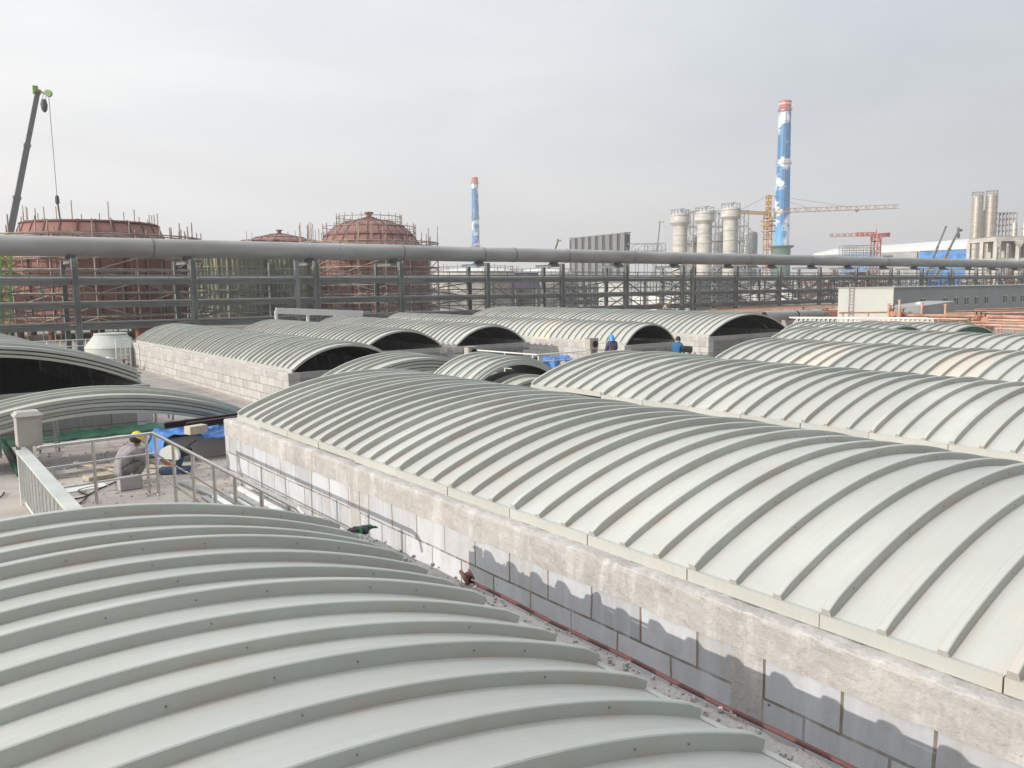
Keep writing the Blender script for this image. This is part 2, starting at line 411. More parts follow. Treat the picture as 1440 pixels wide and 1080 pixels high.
def rough_beam(mb, x0, x1, y0, y1, z0, z1, amp=.012, step=.11, axis=1):
    """rough cast kerb beam, running along Y: lumpy faces, a crumbled lower edge with mortar drips, chipped arris"""
    n = max(2, int((y1-y0)/step)); w = x1-x0; h = z1-z0
    sec = [(x0+.02, z0), (x0, z0+.004), (x0, z0+h*.15), (x0, z0+h*.32), (x0, z0+h*.5), (x0, z0+h*.68), (x0, z0+h*.86), (x0+.006, z1-.012), (x0+.02, z1), (x0+.07, z1), (x0+w*.35, z1), (x0+w*.6, z1), (x1, z1), (x1, z0)]
    k = len(sec); vs = []
    for i in range(n+1):
        s = y0+(y1-y0)*i/n
        for j, (a, z) in enumerate(sec):
            a2, z2 = a, z
            if j < 12:
                q = mnoise(Vector((s*1.7, z*3.1, 1.3)))*.9+mnoise(Vector((s*6.1, z*9.0, 4.2)))*.7+mnoise(Vector((s*17, z*21, 8.8)))*.5
                d = amp*q
                if j < 9: a2 = a+min(.02, d)
                else: z2 = z+d*.8
                if j in (7, 8): z2 = z-abs(mnoise(Vector((s*4.5, 3.3, 0))))*amp*2.2
                if j < 2: z2 = z-.012-max(0, mnoise(Vector((s*2.3, 9.1, 2.0))))*.05-abs(mnoise(Vector((s*11, 2.2, 5))))*.012
            vs.append((a2, s, z2) if axis == 1 else (s, a2, z2))
    fs = [(i*k+j, i*k+(j+1) % k, (i+1)*k+(j+1) % k, (i+1)*k+j) for i in range(n) for j in range(k)]
    fs += [tuple(range(k)), tuple(range(n*k+k-1, n*k-1, -1))]
    mb.add(vs, fs)
def basin_wall(label, cx, half, y0, y1, zt=1.26, bh=.33, white=False, sides='LRNF', pil=(), ledge=.19, zb=0, th=.40, fine=False):
    t = thing('basin_wall', (cx, y0, zb), label, 'block wall', 'block walls round the covered basins')
    xl, xr = cx-half-ledge, cx+half+ledge; amp = .017 if fine else .010; st = .045 if fine else .2
    by = M['blockwhite'] if white else M['blockY']
    def side(name, a, b, m): MB().span(a, b).build(name, m, t)
    if 'L' in sides:
        side('blockwork', (xl, y0, zb), (xl+th, y1, zt-bh), by)
        mb = MB(); rough_beam(mb, xl-.014, xl+th, y0, y1, zt-bh, zt, amp, st); mb.build('cap_beam', M['beam'], t)
        for y in pil: side('pilaster', (xl-.008, y-.16, zb), (xl+.1, y+.16, zt-bh-.01), M['beam'])
    if 'R' in sides:
        side('blockwork', (xr-th, y0, zb), (xr, y1, zt-bh), by)
        mb = MB(); rough_beam(mb, -xr-.012, -xr+th, y0, y1, zt-bh, zt, amp, st); mb.v = [(-p_[0], p_[1], p_[2]) for p_ in mb.v]; mb.build('cap_beam', M['ledge'] if fine else M['beam'], t)
    for s, yy in (('N', y0), ('F', y1-.3)):
        if s in sides:
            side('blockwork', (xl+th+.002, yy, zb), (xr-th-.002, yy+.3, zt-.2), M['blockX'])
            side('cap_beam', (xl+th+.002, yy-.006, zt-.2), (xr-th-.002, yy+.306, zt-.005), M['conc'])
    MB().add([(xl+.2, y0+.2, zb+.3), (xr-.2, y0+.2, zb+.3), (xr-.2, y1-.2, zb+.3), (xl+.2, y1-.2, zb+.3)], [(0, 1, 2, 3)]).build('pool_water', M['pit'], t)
    return t

HF, RF = 3.0, .66
# front row
basin_wall('low block wall with a rough ledge around the nearest ribbed cover', .9, 2.84, -4, 8.4, sides='LRF', fine=True, ledge=.37, th=.6)
vault('nearest ribbed grey green arched cover filling the bottom left', .9, -4.1, 8.14, 2.84, .60, bolts=True)
basin_wall('sunlit block wall with a thick rough cap beam below the long cover in the middle', 8.75, HF, -2.5, 17.45, pil=(11.35, 4.05), fine=True)
vault('long pale ribbed arched cover in the middle resting on the sunlit block wall', 8.75, 3.5-1.36*4, 17.1, HF, RF, bolts=True)
basin_wall('block wall hidden behind the long middle cover, below the cover to its right', 16.6, HF, .5, 17.3)
vault('pale ribbed arched cover right behind the long middle cover, one far panel raised', 16.6, 17.0-1.36*12, 17.0, HF, RF, lift={1: .05})
basin_wall('block wall below the cover with beige panels', 24.4, HF, 3.5, 17.7)
vault('pale ribbed arched cover with some beige pink panels, third from the front on the right', 24.4, 17.4-1.36*10, 17.4, HF, RF, beige=(2, 5))
basin_wall('block wall below the rearmost cover on the right', 32.2, HF, 5, 21.3)
vault('pale ribbed arched cover on the right in front of the white truss frame', 32.2, 21-1.36*11, 21.0, HF, RF, lift={1: .06, 2: .03}, gaps=())
vault('left one of two short arched covers with green ends below the orange pipes', 39.0, 19.9, 25.3, 2.5, .62, 1.30, near_end=2, old=False)
vault('right one of two short arched covers with green ends below the orange pipes', 42.2, 18.2, 23.6, 3.0, .66, 1.22, near_end=2)
basin_wall('block wall carrying the left short cover with a green end', 39.0, 2.5, 19.6, 25.6, zt=1.19)
basin_wall('block wall carrying the right short cover with a green end', 43.4, 1.6, 18.0, 19.0, zt=1.1, sides='R')
# rear row, open near ends
for (nm, cx, half, rise, y0, y1, lab, wl, wh) in (
    ('BA', 12.40, 1.98, .74, 25.5, 46.4, 'ribbed arched cover with an open dark end on the long white block wall', 'long sunlit white block wall of the rear left cover', True),
    ('BB', 18.10, 2.00, .76, 31.6, 47.0, 'second open ended arched cover from the left in the rear row', 'block wall under the second open ended cover of the rear row', True),
    ('BC', 22.90, 2.00, .80, 31.6, 48.0, 'third open ended arched cover from the left in the rear row, behind the box unit', 'grey block wall under the third open ended cover of the rear row', False),
    ('BD', 28.55, 1.66, .82, 26.6, 50.0, 'long arched cover with an open dark end beside the two blue workers', 'low wall with a pale kerb under the cover beside the two blue workers', True),
    ('BE', 37.85, 3.50, 1.02, 27.9, 51.0, 'rearmost wide arched cover with a wide dark opening', 'white block wall under the rearmost wide cover', True)):
    basin_wall(wl, cx, half, y0-.1, y1+.3, white=wh, bh=.25, zt=1.27)
    vault(lab, cx, y0, y1, half, rise, pitch=1.36, beige=(12,) if nm == 'BD' else ())
# left rear wide cover
basin_wall('dark block end wall below the wide cover at the left edge', 1.6, 4.2, 25.4, 44.6, zt=1.26)
vault('wide arched cover at the left edge with a large black opening', 1.6, 25.7, 44.3, 4.2, .98, old=True)
# loose nested panels
def stack(labels, cx, y, z, half, rise, n, L=1.42, dz=.10, old=True, grp=None, rz=0, dx=.03, nseg=40):
    for k in range(n):
        o = arch_mesh(half, rise, L, M['frpold' if (old and k % 2 == 0) else 'frp'], nseg, [.055+.45*i for i in range(int((L-.15)/.45)+1)], .05, 'loose_cover_panel')
        o.location = (cx+random.uniform(-dx, dx), y+random.uniform(-.05, .05), z+k*dz); o.rotation_euler = (0, 0, rz)
        tag(o, labels[min(k, len(labels)-1)] if not grp else labels[0], 'cover panel', grp)
def nest(where, n):
    o = ['lowest', 'second lowest', 'third from the bottom', 'third from the top', 'second from the top']
    if n == 5: o = ['lowest', 'second lowest', 'middle', 'second highest', 'topmost']
    if n == 4: o = ['lowest', 'second lowest', 'second highest', 'topmost']
    if n == 3: o = ['lowest', 'middle', 'topmost']
    if n == 2: o = ['lower', 'upper']
    return ['%s ribbed panel of the stack %s' % (q, where) for q in o]
stack(nest('behind the crouching yellow helmeted man', 5), 3.75, 21.0, .17, 4.05, 1.02, 5, dz=.092)
stack(nest('before the open end of the white walled cover', 4), 12.95, 21.6, .74, 2.75, .80, 4, 1.9)
stack(nest('lying low beside the arched gap stack', 2), 13.1, 20.0, .55, 2.3, .70, 2, 1.4, .10)
stack(nest('over the arched gap beyond the middle cover', 2), 13.9, 18.0, .64, 2.05, 1.26, 2, 2.0, .075, False)
stack(nest('tucked under the arched gap', 3), 14.1, 17.4, .42, 1.75, .92, 3, 1.4, .07)
stack(nest('on the open end of the wide left cover', 2), 1.62, 25.75, 1.49, 4.2, .98, 2, 1.42, .11)
def prop(label, a, b, name='timber_prop'):
    mb = MB().box(((a[0]+b[0])/2, (a[1]+b[1])/2, b[2]/2), (abs(b[0]-a[0]), abs(b[1]-a[1]), b[2])); return tag(mb.build(name, M['conc'], None, None, True, .02), label, 'block')
prop('concrete block carrying the right end of the stack behind the yellow helmet', (7.2, 20.9), (7.9, 22.3, .29))
prop('concrete block carrying the left end of the stack beyond the long middle cover', (11.5, 18.1), (11.9, 19.8, .6))
prop('concrete block carrying the right end of the stack beyond the long middle cover', (15.85, 18.1), (16.25, 19.8, .6))
prop('concrete block carrying the left end of the stack in front of the white wall', (10.05, 21.8), (10.5, 23.3, .68))
prop('concrete block carrying the right end of the stack in front of the white wall', (15.4, 21.8), (15.85, 23.3, .68))

prop('concrete block carrying the left end of the stack behind the yellow helmet', (-.6, 20.9), (.05, 22.3, .10))
prop('concrete block under the left end of the low stack beside the arched gap', (10.65, 20.0), (11.0, 21.3, .49))
prop('concrete block under the right end of the low stack beside the arched gap', (15.2, 20.2), (15.55, 21.3, .49))
prop('concrete block under the left end of the panels in the arched gap', (12.15, 17.5), (12.5, 18.05, .36))
# small things on the ledge between the two front covers
tag(MB().path([(4.125+.010*sin(k*1.7), -1+k*.42, 1.279) for k in range(18)], .017, 8).build('red_pipe', M['redd'], None, 40), 'thin dark red pipe lying along the ledge by the nearest cover', 'pipe')
fl = MB(); fc = onz(655, 812, 1.33)
fl.lathe([(.03, -.03), (.08, -.03), (.085, -.018), (.085, .0), (.04, .01), (.04, .05), (.055, .053), (.055, .066), (.02, .07)], fc, 20, 0, True, Matrix.Rotation(radians(62), 3, 'Y') @ Matrix.Rotation(radians(20), 3, 'X'))
tag(fl.build('pipe_flange', M['redd'], None, 40), 'dark red round flange on the ledge at the corner of the shaded blocks', 'flange')
# work gloves: a palm and fingers each
def glove(loc, rz, mat, label):
    mb = MB(); Rm = Matrix.Rotation(rz, 3, 'Z'); loc = Vector(loc)
    def q(*p): return loc + Rm @ Vector(p)
    mb.lathe([(.004, -.055), (.045, -.05), (.055, 0), (.05, .045), (.006, .06)], q(0, 0, .035), 12, 0, True, Rm @ Matrix.Diagonal((1.15, .85, .6)).to_3x3() @ Matrix.Rotation(pi/2, 3, 'Y'))
    for i in range(4): mb.tube(q(.04, -.036+.024*i, .035), q(.115+.01*(i % 2), -.05+.034*i, .02), .014, 7, .010)
    mb.tube(q(-.01, .045, .035), q(.05, .1, .03), .015, 7, .011)
    mb.tube(q(-.05, 0, .035), q(-.12, 0, .03), .046, 10, .052)
    tag(mb.build('work_glove', mat, None, 50), label, 'glove')
gp = onz(516, 744, 1.28)
glove((gp.x, gp.y, 1.26), .3, M['green'], 'green work glove on the ledge beside the nearest cover')
gp = onz(503, 746, 1.28)
glove((gp.x, gp.y, 1.26), 2.4, M['darkcloth'], 'dark grey work glove beside the green glove on the ledge')

# ------------------------------------------------------------------ work area behind the nearest cover
def railing(label, pts, h, posts, name='steel_railing', r=.034, mids=(.40, .80), mat='stainless', bend=None):
    t = thing(name, (pts[0][0], pts[0][1], 0), label, 'railing')
    P3 = [Vector((x, y, h)) for x, y in pts]
    mb = MB().path(P3, r, 10)
    if bend: mb.path([P3[-1], P3[-1]+Vector(bend[0]), P3[-1]+Vector(bend[1])], r, 10)
    for p in P3: mb.lathe([(r*.2, -r), (r, -r*.3), (r, r*.3), (r*.2, r)], p, 10)
    mb.build('top_rail', M[mat], t, 40)
    for m in mids: MB().path([Vector((p.x, p.y, m)) for p in P3], r*.5, 8).build('mid_rail', M[mat], t, 40)
    for x, y in posts: MB().tube((x, y, 0), (x, y, h-.005), r*.9, 10).lathe([(r*2.2, .001), (r*2.2, .012), (r, .02)], (x, y, 0), 12).build('post', M[mat], t, 40)
    return t
railing('polished steel railing with two mid rails around the crouching worker', [(2.0, 16.75), (4.0, 16.95), (4.0, 9.8)], 1.2,
        [(2.9, 16.84), (3.86, 16.935), (4.0, 16.8), (4.0, 15.55), (4.0, 14.35), (4.0, 13.2), (4.0, 12.2), (4.0, 11.1), (4.0, 10.1)], bend=((.0, -.18, -.05), (0, -.25, -.22)))
# corrugated guard panel
t = thing('guard_panel', (1.8, 12, 0), 'white guard panel of upright bars under a flat top, left of the crouching worker', 'guard panel')
mb = MB().span((1.80, 9.4, .02), (1.83, 17.55, .10))
mb.build('bottom_rail', M['whitep'], t)
for k in range(62): MB().span((1.79, 9.42+k*.132, .1), (1.85, 9.475+k*.132, 1.021)).build('bar', M['palew'] if k % 3 else M['galv'], t)
MB().span((1.72, 9.4, 1.022), (1.93, 17.6, 1.06)).build('top_flange', M['palew'], t, None, True, .006)
MB().span((1.74, 17.56, 0), (1.9, 17.64, 1.02)).build('end_post', M['whitep'], t)
# cabinet
t = thing('control_cabinet', (1.98, 17.9, 0), 'beige grey metal box with a pointed lid at the railing end', 'cabinet')
MB().span((1.93, 17.83, 0), (2.03, 17.97, 1.08)).build('pedestal', M['galv'], t)
MB().span((1.78, 17.7, 1.08), (2.2, 18.1, 1.66)).build('body', M['cabin'], t, None, True, .012)
mb = MB(); mb.box((1.99, 17.9, 1.70), (.5, .48, .08), None, 0, .72); mb.build('lid', M['cabin'], t)
mb = MB().span((1.83, 17.69, 1.13), (2.15, 17.698, 1.6)); mb.build('door', M['cabin'], t)
# aluminium stools
def stool(x, y, w, d, h, label):
    t = thing('work_trestle', (x, y, 0), label, 'stand', 'aluminium work stands')
    mb = MB()
    for a in (-1, 1):
        for b in (-1, 1): MB().bar((x+a*w/2, y+b*d/2, 0), (x+a*w/2, y+b*d/2, h), .05).build('leg', M['galv'], t)
    for b in (-1, 1): mb.bar((x-w/2, y+b*d/2, h+.02), (x+w/2, y+b*d/2, h+.02), .05, .04)
    for a in (-1, 1): mb.bar((x+a*w/2, y-d/2-.03, h+.02), (x+a*w/2, y+d/2+.03, h+.02), .05, .04)
    mb.build('top_frame', M['galv'], t)
    for b in (-1, 1): MB().bar((x-w/2, y+b*d/2, .3), (x+w/2, y+b*d/2, .3), .03).build('rung', M['galv'], t)
p = onz(68, 634, 0); stool(p.x, p.y, .42, .5, .95, 'aluminium work stand right of the beige box')
p = onz(20, 640, 0); stool(p.x-.1, p.y, .4, .5, .85, 'aluminium work stand left of the beige box')
p = onz(236, 594, 0); stool(p.x, p.y+.6, .5, .5, .75, 'aluminium work stand under the arched panel stack')
# green channel leaning at the left
a, b = onz(4, 622, .35), onz(30, 668, .05)
tag(MB().bar(a, b, .16, .07).bar(a+Vector((.06, 0, .06)), b+Vector((.06, 0, .06)), .03, .09).bar(a+Vector((-.06, 0, .06)), b+Vector((-.06, 0, .06)), .03, .09).build('green_channel', M['green'], None), 'green steel channel lying at the left edge', 'channel')
# green ground net strip
mb = MB(); vs = []; fs = []
for i in range(41):
    x = 1.9+i*.13
    for j in range(4): vs.append((x, 24.9-.14*j+.05*sin(i*.9), .17-.05*j+.03*sin(i*1.7+j)+(0 if j < 3 else -.03)))
for i in range(40):
    for j in range(3): fs.append((i*4+j, i*4+j+1, i*4+j+5, i*4+j+4))
o = mb.add(vs, fs).build('debris_net', M['green'], None, 60); sm = o.modifiers.new('s', 'SOLIDIFY'); sm.thickness = .015
tag(o, 'crumpled dark green net along the foot of the left end wall', 'net')
# concrete plinth, tarpaulin and what lies on it
tag(MB().span((4.95, 19.75, 0), (8.2, 21.0, .58)).build('concrete_plinth', M['conc'], None, None, True, .02), 'grey concrete plinth under the blue tarpaulin', 'plinth')
from mathutils.noise import noise as mnoise
def tarpaulin(name, x0, x1, y0, y1, z, label, amp=.05, drop=.35, seed=1, n=90, m=44, dropx=.5):
    rnd = random.Random(seed); ph = [rnd.uniform(0, 6) for _ in range(8)]; vs = []; fs = []
    for i in range(n+1):
        for j in range(m+1):
            u = i/n; v = j/m; x = x0+(x1-x0)*u; y = y0+(y1-y0)*v
            w = amp*(sin(9*u+ph[0]+3*v)*.5+sin(17*v+ph[1]+5*u)*.3+sin(31*u+ph[2])*.25*abs(sin(6*v+ph[3]))+sin(23*(u+v)+ph[4])*.2)
            q3 = Vector((x*2.2, y*2.2, seed)); w += amp*(.55-1.7*abs(mnoise(q3)))+amp*.5*(.4-1.4*abs(mnoise(q3*2.7)))
            zz = z+amp*.8+w
            if v < .16: zz -= (.16-v)/.16*drop*(.55+.45*sin(8*u+ph[5])); y += (.16-v)*.5*(y1-y0)*.3
            if u < .14: zz -= (.14-u)/.14*dropx; x += (.14-u)*.6*(x1-x0)
            vs.append((x+.03*sin(11*v+ph[6]), y+.05*sin(13*u+ph[7]), max(.03, zz)))
    for i in range(n):
        for j in range(m): fs.append((i*(m+1)+j, (i+1)*(m+1)+j, (i+1)*(m+1)+j+1, i*(m+1)+j+1))
    o = MB().add(vs, fs).build(name, M['tarp'], None, 180); s = o.modifiers.new('s', 'SOLIDIFY'); s.thickness = .008
    return tag(o, label, 'tarpaulin')
tarpaulin('tarpaulin', 4.35, 8.1, 19.45, 20.9, .58, 'crumpled blue tarpaulin draped over the concrete plinth', .09, .30)
def channel(a, b, w, h, mat, label, name):
    a, b = Vector(a), Vector(b); d = (b-a).normalized(); s = d.cross(Vector((0, 0, 1))).normalized()
    mb = MB().bar(a, b, .02, h).bar(a+s*(w/2)+Vector((0, 0, h/2)), b+s*(w/2)+Vector((0, 0, h/2)), w, .018).bar(a+s*(w/2)-Vector((0, 0, h/2)), b+s*(w/2)-Vector((0, 0, h/2)), w, .018)
    return tag(mb.build(name, mat, None), label, 'steel beam')
channel((5.05, 20.3, .80), (6.95, 20.6, .82), .10, .13, M['brownsteel'], 'dark brown steel channel farther back on the blue tarpaulin', 'steel_channel')
channel((5.45, 19.9, .81), (7.3, 20.2, .82), .10, .13, M['brownsteel'], 'dark brown steel channel nearer the front of the blue tarpaulin', 'steel_channel')
o = MB().box((5.55, 19.5, .76), (.46, .24, .19), Matrix.Rotation(.3, 3, 'Z')).build('carton', plain('carton_yellow', (.50, .46, .36), .8, 0, .2, 9), None, None, True, .01)
tag(o, 'pale yellow carton on the front of the blue tarpaulin', 'box')
for k, (x, y, lab) in enumerate(((6.75, 19.72, 'small pale wood offcut at the tarpaulin edge below the carton'), (7.35, 19.75, 'small pale wood offcut at the tarpaulin edge right of the carton'))):
    tag(MB().box((x, y-.03, .64), (.2, .09, .06), Matrix.Rotation(.5, 3, 'Z')).build('wood_offcut', M['wood'], None, None, True, .006), lab, 'wood piece')
o = MB().box((5.75, 20.35, .80), (.55, .12, .05), Matrix.Rotation(-.8, 3, 'Z')).build('wood_board', plain('pink_board', (.50, .33, .28), .8), None)
tag(o, 'short pinkish board on the left part of the tarpaulin', 'board')
# plank leaning from floor to tarpaulin
def plank(a, b, w, h, label, mat='wood', name='plank'):
    return tag(MB().bar(a, b, w, h).build(name, M[mat], None, None, True, .006), label, 'plank')
plank((3.75, 20.3, .03), (4.9, 18.9, .06), .1, .05, 'pale wooden plank on the ground just right of the yellow helmet')
plank((3.15, 20.6, .12), (3.9, 19.1, .05), .09, .05, 'pale wooden batten on the ground left of the yellow helmet')
plank((4.75, 18.35, .04), (5.25, 19.2, .05), .26, .04, 'wide pale board leaning below the blue tarpaulin')
plank((4.55, 17.6, .04), (4.9, 14.8, .04), .12, .06, 'pale steel flat lying in front of the cut off saw', 'galv', 'steel_flat')
# low white frame and papers behind worker
t = MB()
for a, b in (((2.6, 19.6, .06), (3.9, 19.75, .06)), ((2.6, 20.6, .06), (3.9, 20.75, .06)), ((2.6, 19.6, .06), (2.6, 20.6, .06)), ((3.9, 19.75, .06), (3.9, 20.75, .06)), ((2.6, 19.6, .26), (3.9, 19.75, .26)), ((2.6, 19.6, .04), (2.6, 19.6, .28)), ((3.9, 19.75, .04), (3.9, 19.75, .28))): t.bar(a, b, .06)
tag(t.build('metal_pallet', M['galv'], None), 'low pale grey metal frame on the deck behind the crouching worker', 'frame')
o = MB().box((3.35, 19.05, .05), (.55, .35, .09), Matrix.Rotation(.2, 3, 'Z')).build('board_pile', M['wood'], None, None, True, .01); tag(o, 'flat pile of pale yellow boards left of the crouching worker', 'boards')
# cinder block
bk = onz(181, 690, 0)
o = MB().box((bk.x+.05, bk.y+.12, .14), (.44, .24, .26), Matrix.Rotation(.12, 3, 'Z')).build('concrete_brick', M['conc'], None, None, True, .014); tag(o, 'grey concrete block beside the crouching worker and the railing', 'block')
o = MB().box((bk.x-.75, bk.y+.75, .012), (1.0, .35, .02), Matrix.Rotation(.15, 3, 'Z')).build('white_sheet', M['whitep'], None); tag(o, 'small white sheet on the deck left of the concrete block', 'sheet')
# cables
def cable(pts, r, label, mat='black', name='cable'):
    cv = []; n = 12
    for i in range(len(pts)-1):
        p0 = Vector(pts[max(0, i-1)]); p1 = Vector(pts[i]); p2 = Vector(pts[i+1]); p3 = Vector(pts[min(len(pts)-1, i+2)])
        for k in range(n):
            s = k/n; cv.append(.5*((2*p1)+(p2-p0)*s+(2*p0-5*p1+4*p2-p3)*s*s+(3*p1-p0-3*p2+p3)*s**3))
    cv.append(Vector(pts[-1]))
    return tag(MB().path(cv, r, 6).build(name, M[mat], None, 60), label, 'cable')
cable([(2.0, 17.6, .02), (2.7, 17.4, .02), (3.15, 17.95, .02), (3.55, 18.4, .02), (4.0, 18.75, .02), (4.7, 18.5, .03)], .014, 'black power cable curling across the deck to the saw')
cable([(2.6, 16.9, .02), (2.85, 17.5, .02), (2.8, 18.1, .02), (3.2, 18.3, .02)], .014, 'second black cable beside the white sheet', 'black')
cable([(.7, 18.4, .02), (1.1, 18.6, .02), (1.45, 18.4, .03), (1.6, 18.9, .02)], .014, 'black cable lying at the far left of the deck')
# cut-off saw
so = Vector((4.72, 18.55, 0))
t = thing('cut_off_saw', so, 'cut off saw with a white disc guard right of the crouching worker', 'saw', None)
RX = Matrix.Rotation(radians(-38), 3, 'Z') @ Matrix.Rotation(pi/2, 3, 'X')
MB().box(so+Vector((.05, 0, .07)), (.62, .38, .1), Matrix.Rotation(-.5, 3, 'Z')).build('base_plate', plain('saw_base', (.03, .05, .11), .6), t, None, True, .01)
sec = [Vector((.215*cos(radians(q)), .215*sin(radians(q)), 0)) for q in range(-25, 206, 11)]
gc = so+Vector((-.02, .02, .40)); n_ = len(sec)
MB().add([gc+RX @ (p_+Vector((0, 0, h_))) for h_ in (-.055, .055) for p_ in sec], [tuple(range(n_)), tuple(range(2*n_-1, n_-1, -1))]+[(i, (i+1) % n_, n_+(i+1) % n_, n_+i) for i in range(n_)]).build('disc_guard', M['whitep'], t, 30)
MB().lathe([(.02, -.075), (.085, -.075), (.09, -.066), (.02, -.066)], so+Vector((-.02, .02, .40)), 18, 0, True, RX).build('hub', M['steeld'], t, 30)
MB().lathe([(.05, -.012), (.2, -.012), (.2, .012), (.05, .012)], so+Vector((-.04, .03, .37)), 24, 0, True, RX).build('cutting_disc', M['rust'], t, 30)
MB().box(so+Vector((.06, -.03, .572)), (.13, .115, .04), Matrix.Rotation(radians(-38), 3, 'Z') @ Matrix.Rotation(.5, 3, 'Y')).build('guard_label', M['helmet'], t)
MB().lathe([(.03, -.2), (.1, -.19), (.115, -.16), (.115, .12), (.09, .17), (.03, .18)], so+Vector((.30, .12, .43)), 18, 0, True, Matrix.Rotation(.5, 3, 'Z') @ Matrix.Rotation(pi/2, 3, 'Y')).build('motor', M['black'], t, 30)
MB().bar(so+Vector((.12, .05, .12)), so+Vector((.3, .1, .5)), .15, .12).build('arm', plain('saw_blue', (.02, .11, .2), .5), t, None, True, .01)
MB().tube(so+Vector((.3, .1, .5)), so+Vector((.62, .28, .62)), .02, 8).build('handle', M['black'], t, 40)
# bundles of pale profiles between railing and wall
for k in range(7):
    x = 4.55+.135*k; z = .05+.02*(k % 2)
    o = MB().span((x, 10.2+.25*random.random(), .006), (x+.115, 15.6+.4*random.random(), .05+.03*(k % 3))).build('pale_profile', M['whitep' if k % 2 else 'galv'], None, None, True, .006)
    tag(o, 'long pale metal profile lying in the bundle between railing and block wall', 'profile', 'pale profiles by the block wall')
tag(MB().span((4.3, 13.9, .0), (4.62, 14.5, .09)).build('green_board', M['green'], None, None, True, .01), 'green board lying right of the railing posts', 'board')
# rubble on the deck
def rubble(n, x0, x1, y0, y1, smin, smax, mat, seed):
    r = random.Random(seed); mb = MB()
    for _ in range(n):
        s = r.uniform(smin, smax); M3 = Matrix.Rotation(r.uniform(0, 6), 3, 'Z') @ Matrix.Rotation(r.uniform(-.5, .5), 3, 'X')
        mb.box((r.uniform(x0, x1), r.uniform(y0, y1), s*.25), (s, s*r.uniform(.5, 1), s*.6), M3, 0, r.uniform(.5, .95))
    return mb.build('rubble', mat)
tag(rubble(420, 1.9, 6, 15.0, 24, .015, .06, M['deck'], 3), 'loose concrete crumbs strewn over the work deck', 'rubble', None, 'stuff')

tag(rubble(260, 3.86, 4.12, 1.2, 8.3, .008, .04, M['ledge'], 12), 'loose mortar crumbs', 'rubble', None, 'stuff')
for o in [o for o in bpy.data.objects if o.get('label') == 'loose mortar crumbs']: o.location.z = 1.262; o['label'] = 'loose mortar crumbs along the rough ledge beside the nearest cover'
# ------------------------------------------------------------------ rear deck bits
def box_unit(u, v0, v1, d, wpx, label, stand=True):
    p = P(u, v1, d); z0 = p.z; z1 = hz(v0, u, d); w = px(wpx, d)*.95
    t = thing('outdoor_unit', (p.x, p.y, 0), label, 'fan unit')
    Rz = Matrix.Rotation(radians(-6), 3, 'Z')
    MB().box((p.x, p.y, (z0+z1)/2), (w, .34, z1-z0), Rz).build('housing', M['cabin'], t, None, True, .01)
    MB().box((p.x, p.y, z1+.012), (w+.03, .37, .02), Rz).build('lid', M['galv'], t)
    MB().lathe([(.02, 0), (w*.3, 0), (w*.33, .02), (w*.29, .03), (w*.27, .01), (.02, .01)], Vector((p.x, p.y, (z0+z1)/2)) + Rz @ Vector((w*.1, -.172, 0)), 20, 0, True, Matrix.Rotation(pi/2, 3, 'X')).build('fan', M['black'], t, 40)
    for s in (-1, 1): MB().box((p.x+s*w*.35, p.y, z0/2), (.08, .3, z0-.004), None).build('leg', M['conc'], t)
box_unit(832, 476, 491, 33, 16, 'beige fan unit on legs beside the man in the blue hood')
box_unit(662, 488, 501, 29.5, 15, 'beige fan unit on legs at the railing beyond the nested panels')
railing('white pipe railing on the deck in front of the third rear cover', [(21.5, 31.2), (21.9, 27.0), (26.2, 27.0)], 1.1, [(21.5, 31.1), (21.7, 29.0), (21.85, 27.2), (22.0, 27.0), (24, 27), (26.1, 27)], r=.03, mat='whitep')
p = onz(783, 506, .45)
tarpaulin('tarpaulin', p.x-.5, p.x+.8, p.y-.2, p.y+.7, .42, 'small crumpled blue tarpaulin in the corridor between the rear covers', .09, .4, 5, 24, 16, .4)
o = MB().box((p.x-2.0, p.y+.6, .32), (1.9, .8, .62)).build('crate', M['steeld'], None, None, True, .01); tag(o, 'dark crate in the corridor left of the small blue tarpaulin', 'crate')
o = MB().box((p.x-.7, p.y-2.4, .12), (.5, .35, .22), Matrix.Rotation(.4, 3, 'Z')).build('cement_bag', M['whitep'], None, None, True, .06); tag(o, 'white bag on the deck in front of the small blue tarpaulin', 'bag')
tag(rubble(120, 21.5, 26, 22, 27, .05, .25, M['deck'], 8), 'broken concrete scattered between the rear covers', 'rubble', None, 'stuff')
a, b = P(959, 490.5, 36), P(973, 491.5, 36); r = px(4.5, 36)
t = thing('black_drum', (a.x, a.y, 0), 'black drum lying on trestles right of the standing blue worker', 'drum')
MB().tube(a, b, r, 18).build('drum', M['black'], t, 40)
mb = MB()
for q in (a+(b-a)*.2, a+(b-a)*.8):
    for s in (-.25, .25): mb.bar((q.x+s*.3, q.y+s, .005), (q.x, q.y, a.z-r*.7), .06)
mb.build('trestle', M['steeld'], t)
